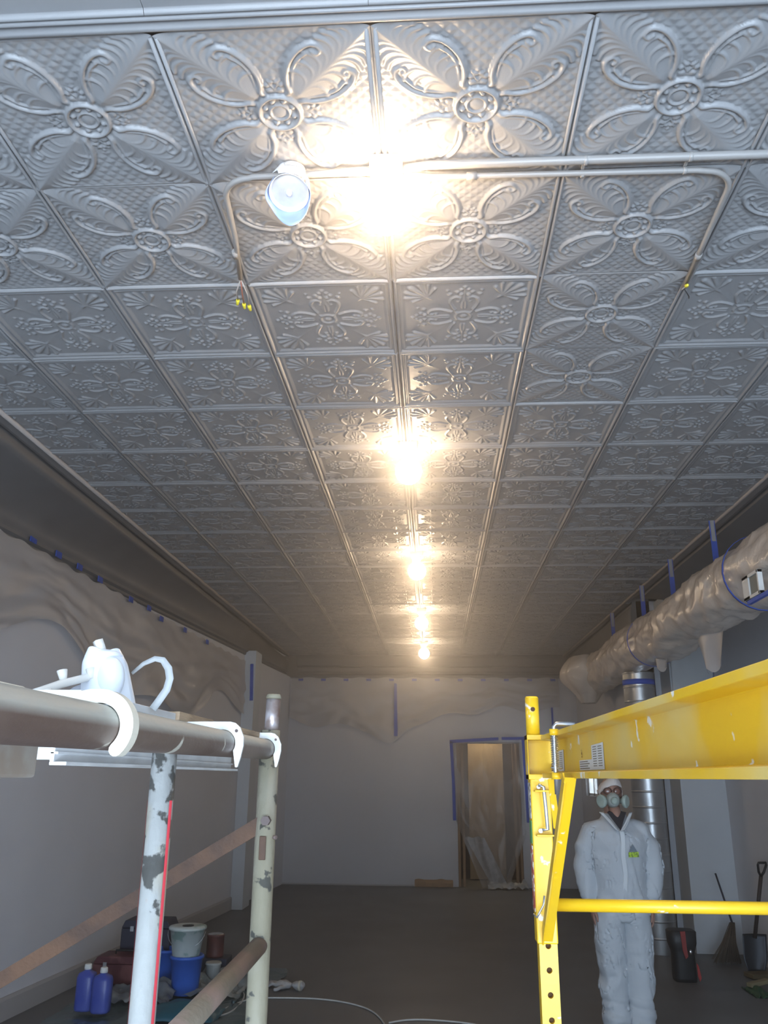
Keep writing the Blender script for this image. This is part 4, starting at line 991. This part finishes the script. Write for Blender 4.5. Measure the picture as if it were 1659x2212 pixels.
# rag / glove on the floor
g5 = gp_(622,2138)
gt = thing('glove', 'crumpled pale work glove lying on the bare floor', 'glove', (g5.x,g5.y,0))
gm = mat('glove_cloth', (.42,.41,.41), .8, bump=.3)
b = MB().ell((g5.x-.04,g5.y+.02,.032), (.075,.05,.032))
b.ell((g5.x+.085,g5.y-.01,.034), (.055,.045,.034))
for j in range(4): b.tube([(g5.x-.08,g5.y+.01+.02*j,.03),(g5.x-.13-.01*j,g5.y+.02+.025*j,.035),(g5.x-.17,g5.y+.03+.03*j,.015)], .014, 8)
b.tube([(g5.x-.03,g5.y-.02,.03),(g5.x-.06,g5.y-.07,.025),(g5.x-.10,g5.y-.09,.014)], .014, 8)
o = b.build('glove_body', gm, gt); remesh(o, .007, 3, lambda p: .008*noise.noise(p*30))
MB().lathe((g5.x+.10,g5.y-.02,.034), [(.036,-.012),(.040,0),(.036,.014)], (1,-.3,0), 18).build('cuff', mat('glove_cuff', (.50,.46,.38), .8), gt)
# white hoses on the floor
hm = mat('hose_white', (.52,.52,.5), .5)
def hose(px, label, r=.006):
    pts = []
    ps = [gp_(x, y) for x, y in px]
    sm = smoothpts([(q.x, q.y) for q in ps], 8)
    tag(MB().tube([(x, y, r+.002) for x, y in sm], r, 8).build('hose', hm), label, 'hose', 'thin hoses on the floor')
hose([(470,2190),(500,2175),(545,2160),(600,2158),(680,2160),(745,2168),(800,2185),(830,2215),(838,2260)], 'long thin white hose curving across the bare floor')
hose([(425,2205),(460,2200),(495,2190),(520,2170),(527,2150),(515,2140)], 'short loop of thin white hose left of the cream scaffold post')
hose([(840,2212),(880,2206),(930,2206),(1000,2212),(1060,2222)], 'thin white hose at the bottom middle of the floor')

# ------------------------------------------------------------------ clutter at the right wall
g = gp_(1480,2118)
bt_ = thing('canister', 'upright black canister tool with red straps standing before the boxed column', 'canister', (g.x,g.y,0))
def sq(w_, d_, z, n=20): return [Vector((g.x+w_*math.copysign(abs(math.cos(2*PI*k/n))**.5, math.cos(2*PI*k/n)), g.y+d_*math.copysign(abs(math.sin(2*PI*k/n))**.5, math.sin(2*PI*k/n)), z)) for k in range(n)]
MB().rings([sq(.09,.08,0),sq(.095,.085,.03),sq(.09,.08,.22),sq(.10,.085,.25),sq(.115,.09,.29),sq(.12,.09,.385),sq(.105,.08,.395)]).build('body', M['black'], bt_)
MB().prism([(-.030,.39),(.012,.395),(.014,.25),(.02,.20),(-.002,.18),(-.02,.24)], (g.x,g.y-.099,0),(1,0,0),(0,0,1),(0,.012,0)).build('strap', mat('strap_red', (.30,.04,.035), .6), bt_)
MB().prism([(.085,.15),(.10,.13),(.115,.04),(.10,.01),(.088,.05)], (g.x,g.y-.093,0),(1,0,0),(0,0,1),(0,.012,0)).build('strap', M['red'], bt_)
MB().ell((g.x+.04,g.y-.105,.235), (.012,.01,.022)).build('buckle', mat('chrome', (.9,.9,.92), .08, 1), bt_)
# shovel leaning on the right wall
sh = thing('shovel', 'dark shovel with a D-shaped handle leaning against the right wall', 'shovel', (2.86,8.6,0))
ht = at(1634,1865,X=2.90); hb = at(1634,1893,X=2.90); sm_ = at(1631,2030,X=2.86)
wd = mat('shovel_wood', (.055,.04,.035), .6)
S0 = Vector((2.86, sm_.y, max(.28, sm_.z))); S1 = Vector((2.94, hb.y, hb.z)); S2 = Vector((2.95, ht.y, ht.z))
MB().tube([S0, S1], .017, 12).build('shaft', wd, sh)
dirr = (S2-S1); side = Vector((.1,-1,0)).normalized()
side = Vector((1,.3,0)).normalized()*.5
ww = .046
loop = [S1, S1+dirr*.35+side*ww*1.2, S1+dirr*.9+side*ww*1.9, S1+dirr*1.05+side*ww*1.6, S1+dirr*1.05-side*ww*1.6, S1+dirr*.9-side*ww*1.9, S1+dirr*.35-side*ww*1.2, S1]
MB().tube(loop, .011, 10).build('grip', M['black'], sh)
def blade(u, v):
    wv = .11*(1-.75*max(0,v-.6)**1.3/.4**.3*1.2)
    return Vector((S0.x-.035*v+ (u-.5)*2*wv*.96, S0.y-.05*v+.03*(1-(2*u-1)**2), S0.z+.03-(S0.z+.02)*v*1.0))
MB().grid(blade, 10, 12).build('blade', mat('blade_steel', (.05,.055,.065), .45, .5), sh, solid=.004)
# broom beside it
bq = at(1617,2085,X=2.70)
brm = thing('broom', 'straw broom leaning beside the shovel at the right wall', 'broom', (2.74,8.75,0))
B0 = Vector((2.80,8.78,.33)); B1 = Vector((2.66,9.12,1.28))
MB().tube([B0, B0+(B1-B0)*.45], .009, 10).build('handle', mat('broom_handle', (.04,.045,.07), .5), brm)
b = MB(); random.seed(3)
for k in range(110):
    a = random.uniform(-1,1); c = random.uniform(-1,1)
    b.tube([(2.80+.02*a,8.78+.015*c,.33+random.uniform(-.02,.02)),(2.745+.06*a,8.75+.03*c,.18),(2.70+.13*a,8.73+.045*c,.004+random.uniform(0,.03))], .0035, 4)
o = b.build('bristles', mat('broom_straw', (.12,.09,.065), .8), brm); o['kind'] = 'stuff'
# boards and green bag
wy = mat('board_dirty', (.16,.12,.055), .7, 0, (.10,.075,.04), 6)
a1 = gp_(1600,2110); 
tag(MB().bar((a1.x+.05,a1.y-.05,.022),(a1.x+.36,a1.y+.03,.022), .14, .035).build('board', wy, bevel=.004), 'brown timber board lying on the floor below the shovel', 'board')
a2 = gp_(1618,2142)
tag(MB().bar((a2.x,a2.y-.02,.05),(a2.x+.18,a2.y+.06,.07), .06, .03).build('board', mat('board_pale', (.24,.20,.11), .7), bevel=.004), 'pale narrow timber batten lying across the green bag', 'board')
tag(MB().grid(lambda u, v: Vector((a2.x-.02+.14*u, a2.y-.22+.34*v, .006+.045*math.sin(u*PI)*math.sin(v*PI)+.02*noise.noise(Vector((u*6,v*6,9))))), 24, 18).build('bag', mat('bag_green', (.02,.075,.03), .5), solid=.002), 'dark green crumpled bag on the floor at the right edge', 'bag')
